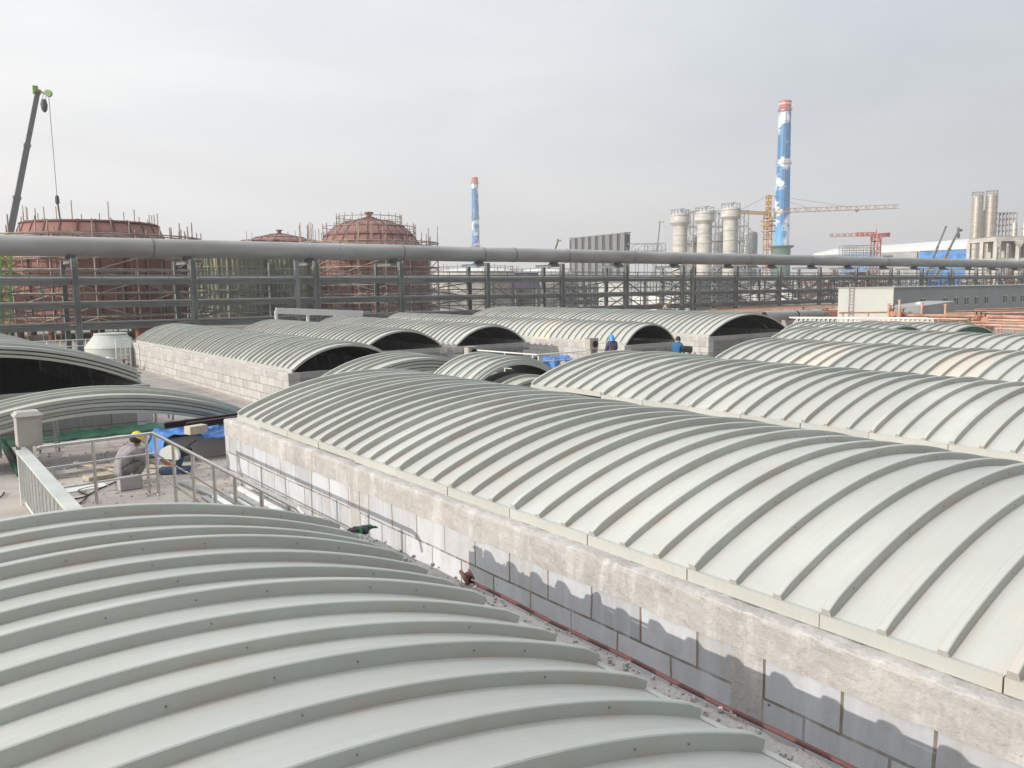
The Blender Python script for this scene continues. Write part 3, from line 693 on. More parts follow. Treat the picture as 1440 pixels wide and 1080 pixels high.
# truncated cone tank, railing and valves behind the left wide cover
c = onz(150, 503, 0); c.z = 0; d0 = 43.0; c = foot(151, d0)
t = thing('conical_tank', c, 'white round tank with a conical top in front of the red scaffolded tank', 'tank')
R1 = px(34, d0); z1 = hz(489.5, 151, d0); z2 = hz(470.5, 151, d0)
MB().lathe([(R1, 0), (R1, z1)], c, 36).build('shell', M['palew'], t, 30)
MB().lathe([(R1*1.02, z1), (R1*1.02, z1+.04), (px(21, d0), z2), (px(19, d0), z2)], c, 36).build('cone_roof', M['palew'], t, 30)
MB().lathe([(px(22, d0), z2), (px(22, d0), z2+.06), (.1, z2+.1)], c, 30).build('rim', M['palew'], t, 30)
a = P(46, 480.5, 45); b = P(185, 474.5, 52)
tt = thing('white_railing', (a.x, a.y, 0), 'thin white railing in front of the conical tank', 'railing')
for f in (0, .33): MB().tube(a-Vector((0, 0, f*1.1)), b-Vector((0, 0, f*1.1)), .03, 8).build('rail', M['whitep'], tt)
for k in range(9):
    q = a+(b-a)*(k/8); MB().tube((q.x, q.y, .001), q, .025, 6).build('post', M['whitep'], tt)
a = P(163, 489, 41.5)
tt = thing('access_ladder', (a.x, a.y, 0), 'short white cage ladder between the conical tank and the white block wall', 'ladder')
for k in range(4):
    MB().tube((a.x+k*.22, a.y, 0), (a.x+k*.22, a.y, 1.55), .028, 6).build('upright', M['whitep'], tt)
mb = MB()
for z in (.35, .75, 1.15, 1.53): mb.tube((a.x, a.y, z), (a.x+.66, a.y, z), .024, 6)
mb.build('rungs', M['whitep'], tt)
for k, (u, lab) in enumerate(((147, 'leftmost of three dark red valves by the conical tank'), (160, 'middle one of three dark red valves by the conical tank'), (174, 'rightmost of three dark red valves, at the white wall corner'))):
    c = P(u, 507, 41); c.z = 0; t = thing('valve', c, lab, 'valve', 'valves by the conical tank')
    MB().tube(c+Vector((-.2, 0, .22)), c+Vector((.2, 0, .22)), .11, 12).build('body', M['redd'], t, 40)
    MB().tube(c+Vector((-.24, 0, .22)), c+Vector((-.2, 0, .22)), .19, 14).tube(c+Vector((.2, 0, .22)), c+Vector((.24, 0, .22)), .19, 14).build('flange', M['redd'], t, 40)
    MB().tube(c+Vector((0, 0, .28)), c+Vector((0, 0, .55)), .045, 8).ring(c, .14, .02, .55, 16, 5).build('handwheel', M['redd'], t, 40)
    MB().box(c+Vector((0, 0, .06)), (.5, .25, .12)).build('base', M['conc'], t)
p = P(155, 500, 42); o = MB().box((p.x, p.y, .42), (.75, .4, .3), Matrix.Rotation(.5, 3, 'Z') @ Matrix.Rotation(.3, 3, 'Y'), 0, .7).build('wrapped_pump', M['whitep'], None, None, True, .05); tag(o, 'pale wrapped pump on the dark red valves', 'pump')
p = P(232, 466, 56); tag(MB().box((p.x, p.y, .8), (3.6, 1.2, 1.5)).build('brick_pile', M['rust'], None, None, True, .03), 'rusty brown stack behind the ridge of the white walled rear cover', 'stack')

# ------------------------------------------------------------------ pipe rack and the big pipe
RY, RB = 57.0, 61.0
t = thing('pipe_rack', (6, RY, 0), 'long dark grey steel pipe rack carrying the big pipe across the whole picture', 'pipe rack')
FX = [1.0, 9.5, 16.6, 25.4, 32.5, 40.9, 49.3, 57.5, 65.7, 74.5, 82.5, 90.6, 98.8, 107.4, 115.8, 124.2, 132.6, 141, 149.4, 157.8, 166, 174]
BX = [1.0, 9.5, 16.6, 23.5, 32.5, 41.7, 50.4, 58.7, 67.0, 72.3, 75.6, 84.1, 92.3, 100.3, 108.6, 117, 125.4, 133.8, 142.2, 150.6, 159, 167, 175]
def hbeam(mb, a, b, w, h):                                  # I section laid as web and two flanges
    a, b = Vector(a), Vector(b); up = Vector((0, 0, 1)) if abs((b-a).normalized().z) < .9 else Vector((0, 1, 0))
    mb.bar(a, b, w*.12, h*.84)
    for s in (-1, 1): mb.bar(a+up*(s*h*.46), b+up*(s*h*.46), w, h*.08)
for x in FX:
    mb = MB(); w = .36
    mb.span((x-w/2, RY-.02, 0), (x+w/2, RY+.02, 6.02)).span((x-w/2, RY-.18, 0), (x-w/2+.04, RY+.18, 6.02)).span((x+w/2-.04, RY-.18, 0), (x+w/2, RY+.18, 6.02))
    mb.span((x-.3, RY-.3, 0), (x+.3, RY+.3, .05)); mb.build('post', M['steel'], t)
for x in BX:
    mb = MB(); w = .3
    mb.span((x-w/2, RB-.02, 0), (x+w/2, RB+.02, 5.98)).span((x-w/2, RB-.15, 0), (x-w/2+.04, RB+.15, 5.98)).span((x+w/2-.04, RB-.15, 0), (x+w/2, RB+.15, 5.98))
    mb.build('post', M['steel'], t)
for y, X in ((RY, FX), (RB, BX)):
    for z, h in ((1.72, .28), (3.05, .26), (4.52, .28)):
        mb = MB()
        for a, b in zip(X[:-1], X[1:]): hbeam(mb, (a+.185, y, z), (b-.185, y, z), .26, h)
        mb.build('long_beam', M['steel'], t)
for z0_, z1_ in ((1.86, 2.92), (3.18, 4.38)):
    mb = MB(); mb.bar((FX[0], RB-.3, (z0_+z1_)/2), (FX[-1], RB-.3, (z0_+z1_)/2), .09)
    for k in range(72): mb.bar((FX[0]+2.4*k, RB-.3, z0_), (FX[0]+2.4*k, RB-.3, z1_), .07); mb.bar((FX[0]+2.4*k, RB-.3, z0_ if k % 2 else z1_), (FX[0]+2.4*k+2.4, RB-.3, z1_ if k % 2 else z0_), .05)
    mb.build('lattice_girder', M['steel'], t)
for z in (1.72, 3.05, 4.52, 5.85):
    for x in FX:
        mb = MB(); hbeam(mb, (x, RY+.2, z), (x, RB-.17, z), .2, .24); mb.build('cross_beam', M['steel'], t)
mb = MB()
for i, (a, b) in enumerate(zip(FX[:-1], FX[1:])):
    if a < 38: continue
    m = (a+b)/2; mb = MB()
    for lo, hi in ((1.9, 2.9), (3.2, 4.35)):
        mb.bar((a+.1, RY+.08, hi), (a+2.4, RY+.08, lo), .1); mb.bar((b-.1, RY+.08, hi), (b-2.4, RY+.08, lo), .1)
    for x in (a+2.75, b-2.75): mb.bar((x, RY+.04, 1.9), (x, RY+.04, 4.35), .13)
    mb.build('bay_bracing', M['steel'], t)
mb = MB()
for i, (a, b) in enumerate(zip(BX[:-1], BX[1:])):
    for lo, hi in ((1.9, 2.9), (3.2, 4.35)):
        mb = MB()
        if i % 2 == 0 or a > 60:
            mb.bar((a+.1, RB, lo), (b-.1, RB, hi), .09)
            if i % 3: mb.bar((a+.1, RB+.1, hi), (b-.1, RB+.1, lo), .09)
        if mb.v: mb.build('bay_bracing', M['steel'], t)
for x0, x1 in ((23.8, 25.4), (66.2, 65.7), (72.3, 75.0)):     # braced towers
    mb = MB()
    for lo, hi in ((0.1, 1.6), (1.9, 2.9), (3.2, 4.35), (4.7, 5.8)):
        mb.bar((x0, RY+.3, lo), (x1, RB-.2, hi), .11); mb.bar((x0, RY+.3, hi), (x1, RB-.2, lo), .11)
    mb.build('tower_bracing', M['steel'], t)
for x in (23.9, 67.2):
    MB().span((x-.15, RY-.15, 0), (x+.15, RY+.15, 5.98)).build('post', M['steel'], t)
for z in (4.98, 5.28):
    for y in (RY-.1, RB+.1): MB().bar((FX[0], y, z), (FX[-1], y, z), .055).build('handrail', M['steel'], t)
for k in range(86): MB().bar((FX[0]+2*k, RY-.1, 4.7), (FX[0]+2*k, RY-.1, 5.28), .05).build('handrail_post', M['steel'], t)
mb = MB()
for k, (y, z, r) in enumerate(((58, 4.78, .08), (58.6, 4.8, .1), (59.4, 4.76, .06), (59.2, 3.26, .09), (58.8, 1.95, .08))): mb.tube((FX[0], y, z), (FX[-1], y, z), r, 8)
mb.build('small_pipes', M['pipe'], t, 40)
PZ = 6.76; PR = .62; PY = 58.2
t = thing('big_pipe', (0, PY, PZ), 'thick grey pipe running along the top of the steel rack', 'pipe')
J = [-6, 14.4, 25.4, 27.6, 33.3, 41.2, 44.6, 50.8, 59.5, 66.4, 78, 90, 101.5, 108, 121, 133, 141, 152, 165, 180]
for a, b in zip(J[:-1], J[1:]): MB().tube((a+.012, PY, PZ+.03*sin(a)), (b-.012, PY, PZ+.03*sin(b)), PR, 36).build('pipe_section', M['pipe'], t, 30)
for j in J[1:-1]: MB().tube((j-.07, PY, PZ+.03*sin(j)), (j+.07, PY, PZ+.03*sin(j)), PR+.025, 36).build('joint_band', M['galv'] if j in (25.4, 27.6, 66.4, 101.5, 133) else M['pipeband'], t, 30)
for x in FX:
    mb = MB().span((x-.3, PY-.45, 5.98), (x+.3, PY+.45, 6.06)).span((x-.22, PY-.35, 6.06), (x+.22, PY-.28, 6.42)).span((x-.22, PY+.28, 6.06), (x+.22, PY+.35, 6.42)).span((x-.03, PY-.28, 6.06), (x+.03, PY+.28, 6.2))
    mb.build('saddle', M['steeld'], t)
# white walkway frame in front of the rack
a, b = ony(388, 437, 53.5), ony(510, 441, 53.5)
t = thing('walkway_bridge', (a.x, a.y, 0), 'white handrail frame of a walkway in front of the dark rack', 'frame')
MB().bar(a, b, .12, .42).build('edge_board', M['whitep'], t)
for k in (.0, .35, .66, .96):
    q = a+(b-a)*k; MB().bar((q.x, q.y, 0), (q.x, q.y, q.z), .16).build('leg', M['whitep'], t)
MB().bar(a-Vector((0, 0, .9)), b-Vector((0, 0, .9)), .08).build('lower_rail', M['steel'], t)

# ------------------------------------------------------------------ scaffolded tanks behind the rack
def scaffold(label, c, R, z1, n=36, rings=(), mat='scaf', up=1.2, parentname='tube_scaffold', wide=1.1, r=.055, ladder=True):
    t = thing(parentname, (c[0], c[1], 0), label, 'scaffold')
    rn = random.Random(int(R*100))
    for k in range(n):
        a = 2*pi*k/n
        for q in (R, R+wide):
            if q > R and k % 2: continue
            p = (c[0]+q*cos(a), c[1]+q*sin(a)); MB().tube((p[0], p[1], 0), (p[0], p[1], z1+rn.uniform(.1, up)), r, 6).build('upright', M[mat], t)
    for z in rings:
        MB().ring(c, R, r, z, 48, 5).ring(c, R+wide, r, z+.08, 48, 5).build('ledger_hoop', M[mat], t)
        mb = MB()
        for k in range(n):
            if rn.random() < .5:
                a = 2*pi*k/n; a2 = a+2*pi/n
                vs = [(c[0]+q*cos(w), c[1]+q*sin(w), z+.1) for w in (a, a2) for q in (R+.1, R+wide-.1)]
                v2 = [(x, y, zz+.045) for x, y, zz in vs]
                mb.add(vs+v2, [(0, 1, 3, 2), (4, 6, 7, 5), (0, 4, 5, 1), (1, 5, 7, 3), (3, 7, 6, 2), (2, 6, 4, 0)])
        mb.build('plank_deck', M['plank'], t)
    mb = MB()
    zs = list(rings)
    for i in range(len(zs)-1):
        for k in range(0, n, 2):
            if rn.random() < .6:
                a = 2*pi*k/n; b = a+2*pi*2/n*rn.choice((1, -1)); q = R+wide+.05
                mb.tube((c[0]+q*cos(a), c[1]+q*sin(a), zs[i]), (c[0]+q*cos(b), c[1]+q*sin(b), zs[i+1]), r*.9, 5)
    mb.build('brace', M[mat], t)
    return t
def red_tank(label, u, d, wpx, prof, vb=.0, open_top=False, cap=True, ribs=22, legs=True):
    c = foot(u, d); t = thing('red_tank', c, label, 'tank')
    pr = [(px(w/2, d), hz(v, u, d)) for v, w in prof]
    MB().lathe([(pr[0][0], 1.2)]+pr, c, 48, 0, not open_top).build('shell', M['red'], t, 40)
    mb = MB()
    for k in range(ribs):
        a = 2*pi*k/ribs
        for (r0, z0), (r1, z1) in zip(pr[:-1], pr[1:]):
            mb.bar((c.x+r0*cos(a), c.y+r0*sin(a), z0), (c.x+r1*cos(a), c.y+r1*sin(a), z1), .14, .1)
    mb.build('rib', M['redd'], t)
    mb = MB()
    for r, z in pr[:-1] if len(pr) > 2 else pr: mb.ring(c, r+.02, .1, z, 48, 5)
    mb.build('girth_ring', M['redd'], t)
    if cap:
        z = pr[-1][1]
        MB().lathe([(.7, z-.1), (.7, z+.15), (.35, z+.2), (.35, z+.55), (.6, z+.6), (.55, z+.8), (.1, z+.85)], c, 16).build('roof_vent', M['rust'], t, 40)
    if legs:
        for k in range(14):
            a = 2*pi*k/14; q = pr[0][0]*.95; MB().tube((c.x+q*cos(a), c.y+q*sin(a), 0), (c.x+q*cos(a), c.y+q*sin(a), 1.3), .3, 10).build('leg', M['rust'], t)
    return c, pr
c, pr = red_tank('big red primer tank under scaffolding at the left, its top cut off flat', 134, 73, 0, [(440, 236), (352, 240), (340, 196), (333, 184), (318, 172), (315.5, 167)], cap=False, ribs=26)
rn = random.Random(4)
scaffold('rusty tube scaffolding with planks round the flat topped red tank', c, pr[1][0]+.35, hz(335, 130, 73), 36, [.9, 1.85, 2.8, 3.75, 4.7, 5.65, 6.6, 7.5, hz(338, 130, 73)], up=1.4)
t = thing('starter_rods', c, 'thin upright rods standing on the rim of the flat topped red tank', 'rods')
mb = MB()
for k in range(34):
    a = 2*pi*k/34+rn.uniform(-.05, .05); q = pr[-1][0]*rn.choice((1, 1, 1.03)); z = pr[-1][1]
    MB().tube((c.x+q*cos(a), c.y+q*sin(a), z-.2), (c.x+q*cos(a), c.y+q*sin(a), z+rn.choice((.4, .5, .7, 1.0, 1.5))), .045, 5).build('rod', M['scaf'], t)
c, pr = red_tank('domed red primer tank in scaffolding, in the middle of the picture', 522, 108, 0, [(440, 160), (352, 162), (342, 134), (333, 124), (320, 96), (313, 62), (309, 22), (308, 6)], ribs=24)
scaffold('dark tube scaffolding round the domed red tank in the middle', c, pr[1][0]+.3, hz(343, 522, 108), 34, [1, 2.1, 3.2, 4.3, 5.4, 6.5, 7.6, hz(344, 522, 108)], up=2.6)
c2 = c; t = thing('roof_guardrail', c2, 'tube guardrail around the shoulder of the domed red tank', 'railing')
for q, z in ((px(64, 108), hz(336, 522, 108)), (px(45, 108), hz(322, 522, 108))):
    for h in (.7, 1.4): MB().ring(c2, q, .05, z+h, 40, 5).build('rail', M['scaf'], t)
    for k in range(22):
        a = 2*pi*k/22; MB().tube((c2.x+q*cos(a), c2.y+q*sin(a), z-.3), (c2.x+q*cos(a), c2.y+q*sin(a), z+1.8), .05, 5).build('post', M['scaf'], t)
c, pr = red_tank('small red dome of a third tank peeping over the big pipe between the other two', 396, 150, 0, [(440, 120), (352, 122), (342, 96), (335, 66), (330.5, 26), (330, 8)], ribs=24)
scaffold('tube scaffolding round the third red tank behind the big pipe', c, pr[1][0]*.72, hz(344, 396, 150), 26, [hz(340, 396, 150)], up=2.2)
# tanks wrapped in green safety netting
def wrapped(label, u, d, wpx, vt, seed):
    c = foot(u, d); t = thing('wrapped_tank', c, label, 'wrapped tank'); R = px(wpx/2, d); zt = hz(vt, u, d); rn = random.Random(seed); n = 150
    vs = []; fs = []; L = 7; ph = [rn.uniform(0, 6.3) for _ in range(6)]
    for i in range(L+1):
        for k in range(n):
            a = 2*pi*k/n; q = R+.16*sin(a*41+ph[0])+.14*sin(a*23+ph[1]+i*.4)+.1*sin(i*2.1+a*5+ph[2])
            vs.append((c.x+q*cos(a), c.y+q*sin(a), zt*i/L+(.25*sin(a*13+ph[3]) if i == L else 0)))
    for i in range(L):
        for k in range(n): fs.append((i*n+k, i*n+(k+1) % n, (i+1)*n+(k+1) % n, (i+1)*n+k))
    MB().add(vs, fs).build('net_curtain', M['net'], t, 50)
    MB().lathe([(R*.93, 0), (R*.93, zt-.1), (R*.5, zt+.25), (.1, zt+.3)], c, 40).build('tank_body', M['tankg'], t, 30)
    for k in range(24):
        a = 2*pi*k/24; MB().tube((c.x+(R+.32)*cos(a), c.y+(R+.32)*sin(a), 0), (c.x+(R+.32)*cos(a), c.y+(R+.32)*sin(a), zt+rn.uniform(.1, .9)), .05, 5).build('scaffold_pole', M['scaf'], t)
    mb = MB()
    for i in range(1, 7): mb.ring(c, R+.36, .05, zt*i/6.2, 44, 5)
    mb.build('scaffold_hoop', M['scaf'], t)
wrapped('tank draped in green and beige safety netting right of the left red tank', 318, 96, 92, 357, 1)
wrapped('tank draped in green netting beside the domed red tank', 402, 104, 82, 362, 2)
# pale storage tanks with low domes
def store_tank(label, u, d, wpx, vs_, vt, mat='tankw', n=40):
    c = foot(u, d); t = thing('storage_tank', c, label, 'tank', 'pale storage tanks behind the rack'); R = px(wpx/2, d); z = hz(vs_, u, d); zt = hz(vt, u, d)
    MB().lathe([(R, 0), (R, z)], c, n).build('shell', M[mat], t, 30)
    MB().lathe([(R*1.01, z), (R*1.01, z+.15), (R*.8, z+(zt-z)*.5), (R*.4, z+(zt-z)*.9), (.2, zt)], c, n).build('dome_roof', M['whitep'], t, 30)
    mb = MB()
    for h in range(1, 6): mb.ring(c, R, .09, z*h/6, n, 5)
    mb.build('stiffener_ring', M['tankg'], t)
    mb = MB().ring(c, R*.97, .04, z+1.1, n, 4)
    for k in range(24):
        a = 2*pi*k/24; mb.tube((c.x+R*.97*cos(a), c.y+R*.97*sin(a), z), (c.x+R*.97*cos(a), c.y+R*.97*sin(a), z+1.1), .04, 4)
    mb.build('guardrail', M['steeld'], t)
    return c, R, z
for lab, u, d, w, v1, v2 in (('pale storage tank just right of the domed red tank', 668, 170, 112, 383, 377), ('right one of two pale storage tanks behind the rack', 762, 176, 92, 386, 378)):
    c, R, z = store_tank(lab, u, d, w, v1, v2)
    scaffold('tube scaffolding round the '+('left' if u < 700 else 'right')+' one of two pale storage tanks', c, R+.5, z+.5, 22, [z*.22, z*.44, z*.66, z*.88], up=1.2, r=.06)

a, b = P(2, 446, 55), P(8, 358, 55)
t = thing('loader_crane', (a.x, a.y, 0), 'lime green lattice crane arm at the very left edge behind the rack', 'crane')
mb = MB(); L4 = [(-.3, -.3), (.3, -.3), (.3, .3), (-.3, .3)]
for i in range(4):
    o1 = Vector((L4[i][0], L4[i][1], 0)); o2 = Vector((L4[(i+1) % 4][0], L4[(i+1) % 4][1], 0)); mb.bar((a.x+o1.x, a.y+o1.y, 0), b+o1, .10)
    for k in range(9):
        p, q = a+(b-a)*(k/9), a+(b-a)*((k+1)/9); mb.bar(p+o1, q+o2, .08)
mb.build('lattice_arm', M['lime'], t); MB().box((a.x, a.y, .46), (2.0, 2.0, .9)).build('base', M['steeld'], t, None, True, .06); MB().box(b+Vector((0, 0, .3)), (.7, .7, .4)).build('arm_head', M['lime'], t, None, True, .05)
# ------------------------------------------------------------------ far plant
def chimney(label, ub, vb, ut, vt, wb, wt, d, mat, bands, base=None):
    c = foot((ub), d); zt = hz(vt, ut, d); t = thing('chimney', c, label, 'chimney')
    rb, rt = px(wb/2, d), px(wt/2, d); n = 40
    def R(z): return rb+(rt-rb)*z/zt
    zc = zt-px(15, d)*(wt/16)
    MB().lathe([(R(zc*k/12), zc*k/12) for k in range(13)], c, n).build('painted_shaft', mat, t, 40)
    s = (zt-zc)/6
    MB().lathe([(R(zc)*1.0, zc+.01), (R(zc)*1.02, zt), (R(zc)*.85, zt), (R(zc)*.85, zt-1)], c, n, 0, False).build('top_band', M['toppaint'], t, 40)
    for v in bands:
        z = hz(v, (ub+ut)/2, d); r = R(z)
        mb = MB().lathe([(r-.1, z-.25), (r+px(1.6, d), z-.1), (r+px(1.6, d), z+.1), (r-.1, z+.12)], c, n)
        mb.ring(c, r+px(1.5, d), .06, z+1.2, 36, 4)
        for k in range(30):
            a = 2*pi*k/30; q = r+px(1.5, d); mb.tube((c.x+q*cos(a), c.y+q*sin(a), z), (c.x+q*cos(a), c.y+q*sin(a), z+1.2), .05, 4)
        mb.build('gallery', M['galv'], t)
    if base:
        z = hz(base, ub, d); MB().lathe([(rb*1.12, 0), (rb*1.1, z-1.5), (rb*1.5, z-.4), (rb*1.5, z), (rb, z+.05)], c, n).build('base_block', M['greenbase'], t, 40)
    q = rb*1.03
    MB().tube((c.x-q*.8, c.y-q*.75, 0), (c.x-rt*.8, c.y-rt*.75, zt), .12, 5).build('ladder', M['galv'], t)
M['toppaint'] = stripes('chimney_top_red', (.55, .12, .09), (.66, .60, .57), 5.2, .85, (0, 0, 1))
M['greenbase'] = plain('green_base', (.08, .17, .12), .7)
M['chA'] = cloud_paint('mural_tall', 0, 92); M['chB'] = cloud_paint('mural_short', 0, 90)
chimney('tallest chimney painted blue with white clouds under a red crown, at the right', 1097, 410, 1100.5, 149, 23, 15.5, 420, M['chA'], (162, 234, 301), 346)
chimney('shorter distant chimney painted blue with white clouds, left of the centre', 670, 409, 667, 252, 12.5, 8.6, 640, M['chB'], (260, 308, 347))
# white columns with wide heads
for u, d, vt, hw, sw, lab in ((955, 205, 302, 26, 19, 'leftmost of three pale columns with wide round heads'), (989, 200, 299, 27, 19.5, 'middle one of three pale columns with wide round heads'), (1025.5, 194, 294, 27, 19.5, 'rightmost of three pale columns with wide heads, at the crane counterweight')):
    c = foot(u, d); t = thing('process_column', c, lab, 'column tower', 'pale columns with wide heads')
    H = hz(vt, u, d); r = px(sw/2, d); R = px(hw/2, d); h1 = H-px(17, d); h2 = H-px(13, d)
    MB().lathe([(r*1.03, 0), (r, h1)], c, 30).build('shaft', M['offw'], t, 30)
    MB().lathe([(r, h1), (R, h2), (R, H-px(3, d)), (R*.9, H), (R*.4, H+px(1.5, d)), (.1, H+px(2, d))], c, 30).build('head', M['offw'], t, 30)
    mb = MB()
    for k in range(1, 8): mb.ring(c, r+.02, .06, h1*k/8, 30, 5)
    mb.ring(c, R+.02, .07, h2+.1, 30, 5); mb.ring(c, R+.02, .07, H-px(3, d), 30, 5); mb.build('weld_ring', M['conc'], t)
    MB().tube(c+Vector((0, 0, H)), c+Vector((0, 0, H+1.0)), .22, 8).tube(c+Vector((0, 0, H+1)), c+Vector((.9, -.4, H+1.4)), .16, 8).build('outlet_pipe', M['galv'], t)
    mb = MB().ring(c, R*.95, .04, H+1, 24, 4)
    for k in range(14):
        a = 2*pi*k/14; mb.tube((c.x+R*.95*cos(a), c.y+R*.95*sin(a), H-.3), (c.x+R*.95*cos(a), c.y+R*.95*sin(a), H+1), .035, 4)
    mb.build('guardrail', M['steeld'], t)
    mb = MB()
    for s in (-.2, .2): mb.tube((c.x+r*.75+s, c.y-r*.75+s, 0), (c.x+r*.75+s, c.y-r*.75+s, h1), .04, 4)
    mb.build('ladder', M['galv'], t)
def lattice_frame(label, cu, d, w, dep, z1, nx, ny, nz, mat, name, cat='frame', z0=0, th=.16, brace=True, jit=.0, group=None, deck=None):
    c = foot(cu, d); t = thing(name, c, label, cat, group); rn = random.Random(int(cu))
    ax = RT0.copy(); ay = Vector((FW.x, FW.y, 0)).normalized()
    def q(i, j, z): return c+ax*(w*(i/nx-.5))+ay*(dep*j/ny)+Vector((0, 0, z))
    mb = MB()
    for i in range(nx+1):
        for j in range(ny+1): mb.bar(q(i, j, 0), q(i, j, z1*(1-jit*rn.random())), th)
    mb.build('columns', M[mat], t)
    mb = MB()
    for k in range(1, nz+1):
        z = z0+(z1-z0)*k/nz-.1
        for j in range(ny+1): mb.bar(q(0, j, z), q(nx, j, z), th*.8)
        for i in range(nx+1): mb.bar(q(i, 0, z), q(i, ny, z), th*.8)
    mb.build('beams', M[mat], t)
    if brace:
        mb = MB()
        for k in range(nz):
            za, zb = z0+(z1-z0)*k/nz, z0+(z1-z0)*(k+1)/nz
            for i in range(nx):
                for j in (0, ny):
                    if rn.random() < .75: mb.bar(q(i, j, za), q(i+1, j, zb), th*.55)
                    if rn.random() < .5: mb.bar(q(i+1, j, za), q(i, j, zb), th*.55)
        mb.build('braces', M[mat], t)
    if deck:
        mb = MB()
        for k in range(1, nz+1):
            if rn.random() < .8:
                z = z0+(z1-z0)*k/nz; A = [q(0, 0, z), q(nx, 0, z), q(nx, ny, z), q(0, ny, z)]
                mb.add(A+[p+Vector((0, 0, .15)) for p in A], [(3, 2, 1, 0), (4, 5, 6, 7), (0, 1, 5, 4), (1, 2, 6, 5), (2, 3, 7, 6), (3, 0, 4, 7)])
        mb.build('floor_plates', M[deck], t)
    return t
lattice_frame('grey steel frame standing behind the three pale columns', 1004, 222, px(92, 222), 8, hz(297, 1004, 222), 6, 2, 6, 'tankg', 'steel_skeleton', th=.22)
for u, w, vt, d, lab in ((974, 16, 330, 226, 'dark vessel between the left and middle pale columns'), (1010, 15, 326, 226, 'dark vessel between the middle and right pale columns')):
    c = foot(u, d); r = px(w/2, d); H = hz(vt, u, d); t = thing('vessel', c, lab, 'vessel'); MB().lathe([(r, 0), (r, H-1), (r*.7, H-.3), (.1, H)], c, 24).build('shell', M['tankg'], t, 30); MB().ring(c, r+.05, .12, H*.6, 24, 5).ring(c, r+.05, .12, H*.85, 24, 5).build('stiffener', M['steeld'], t)
c = foot(1051, 240); d = 240; r = px(12.3, d); H = hz(324, 1051, d); t = thing('domed_tank', c, 'grey domed tank between the pale columns and the crane mast', 'tank')
MB().lathe([(r, 0), (r, H-px(7, d)), (r*.9, H-px(3.5, d)), (r*.55, H-px(1, d)), (r*.2, H)], c, 32).build('shell', M['tankg'], t, 35)
MB().lathe([(r*.22, H-.1), (r*.2, H+.5), (.05, H+.6)], c, 16).build('vent', M['tankg'], t, 35)
MB().lathe([(r, H*.45), (r*1.18, H*.45+.1), (r*1.18, H*.45+.25), (r, H*.45+.3)], c, 32).build('gallery', M['steeld'], t, 35)
# tower crane
def lat_boom(mb, a, b, w, h, n, r=.07, tri=False):
    a, b = Vector(a), Vector(b); d = (b-a).normalized(); u = Vector((0, 0, 1)) if abs(d.z) < .9 else Vector((1, 0, 0))
    s = d.cross(u).normalized(); u = s.cross(d).normalized()
    co = [(-.5, 0), (.5, 0), (0, 1)] if tri else [(-.5, -.5), (.5, -.5), (.5, .5), (-.5, .5)]
    L = [[a+(b-a)*(k/n)+s*(x*w)+u*(y*h) for k in range(n+1)] for x, y in co]; m = len(co)
    for l in L: mb.bar(l[0], l[-1], r*1.6)
    for i in range(m):
        for k in range(n):
            A, B = L[i], L[(i+1) % m]; mb.bar(A[k], B[k+1] if k % 2 else B[k], r); mb.bar(A[k] if k % 2 else A[k+1], B[k+1] if k % 2 == 0 else B[k], r)
d = 265; c = foot(1077.5, d); zj = hz(301, 1077, d)
t = thing('tower_crane', c, 'yellow tower crane with a long cream jib in front of the tall chimney', 'tower crane')
mb = MB(); lat_boom(mb, c, c+Vector((0, 0, zj)), px(8, d), px(8, d), 16, .14); mb.build('mast', M['yellow'], t)
mb = MB(); lat_boom(mb, c+Vector((0, 0, zj)), c+Vector((0, 0, hz(276, 1076, d))), px(5, d), px(5, d), 6, .12); mb.build('apex', M['yellow'], t)
mb = MB()
for z in (hz(312, 1077, d), hz(318, 1077, d), hz(326, 1077, d)): mb.box(c+Vector((0, 0, z)), (px(15, d), px(15, d), .35))
mb.build('climbing_frame', M['yellow'], t)
tip = P(1263, 293, 290); ct = P(1036, 298.5, 259)
A = c+Vector((0, 0, zj)); mb = MB(); lat_boom(mb, A, tip, 1.1, 1.3, 26, .10, True); mb.build('jib', M['ccream'], t)
mb = MB(); lat_boom(mb, A, ct, 1.3, .7, 8, .13); mb.build('counter_jib', M['yellow'], t)
MB().box(ct+Vector((0, 0, -.6)), (px(8, d), px(8, d), px(12, d))).build('counterweight', plain('counterweight_orange', (.55, .36, .2), .7), t)
ap = c+Vector((0, 0, hz(276, 1076, d)))
MB().tube(ap, A+(tip-A)*.62+Vector((0, 0, 1)), .05, 5).tube(ap, A+(tip-A)*.3+Vector((0, 0, 1)), .05, 5).tube(ap, ct, .06, 5).build('tie_bar', M['boom'], t)
MB().box(A+Vector((1.6, -.6, -.8)), (1.8, 1.6, 2.0)).build('cab', M['whitep'], t)
q = A+(tip-A)*.66; MB().box(q-Vector((0, 0, .3)), (.9, .9, .4)).tube(q-Vector((0, 0, .4)), q-Vector((0, 0, 1.0)), .12, 6).build('trolley', M['boom'], t)
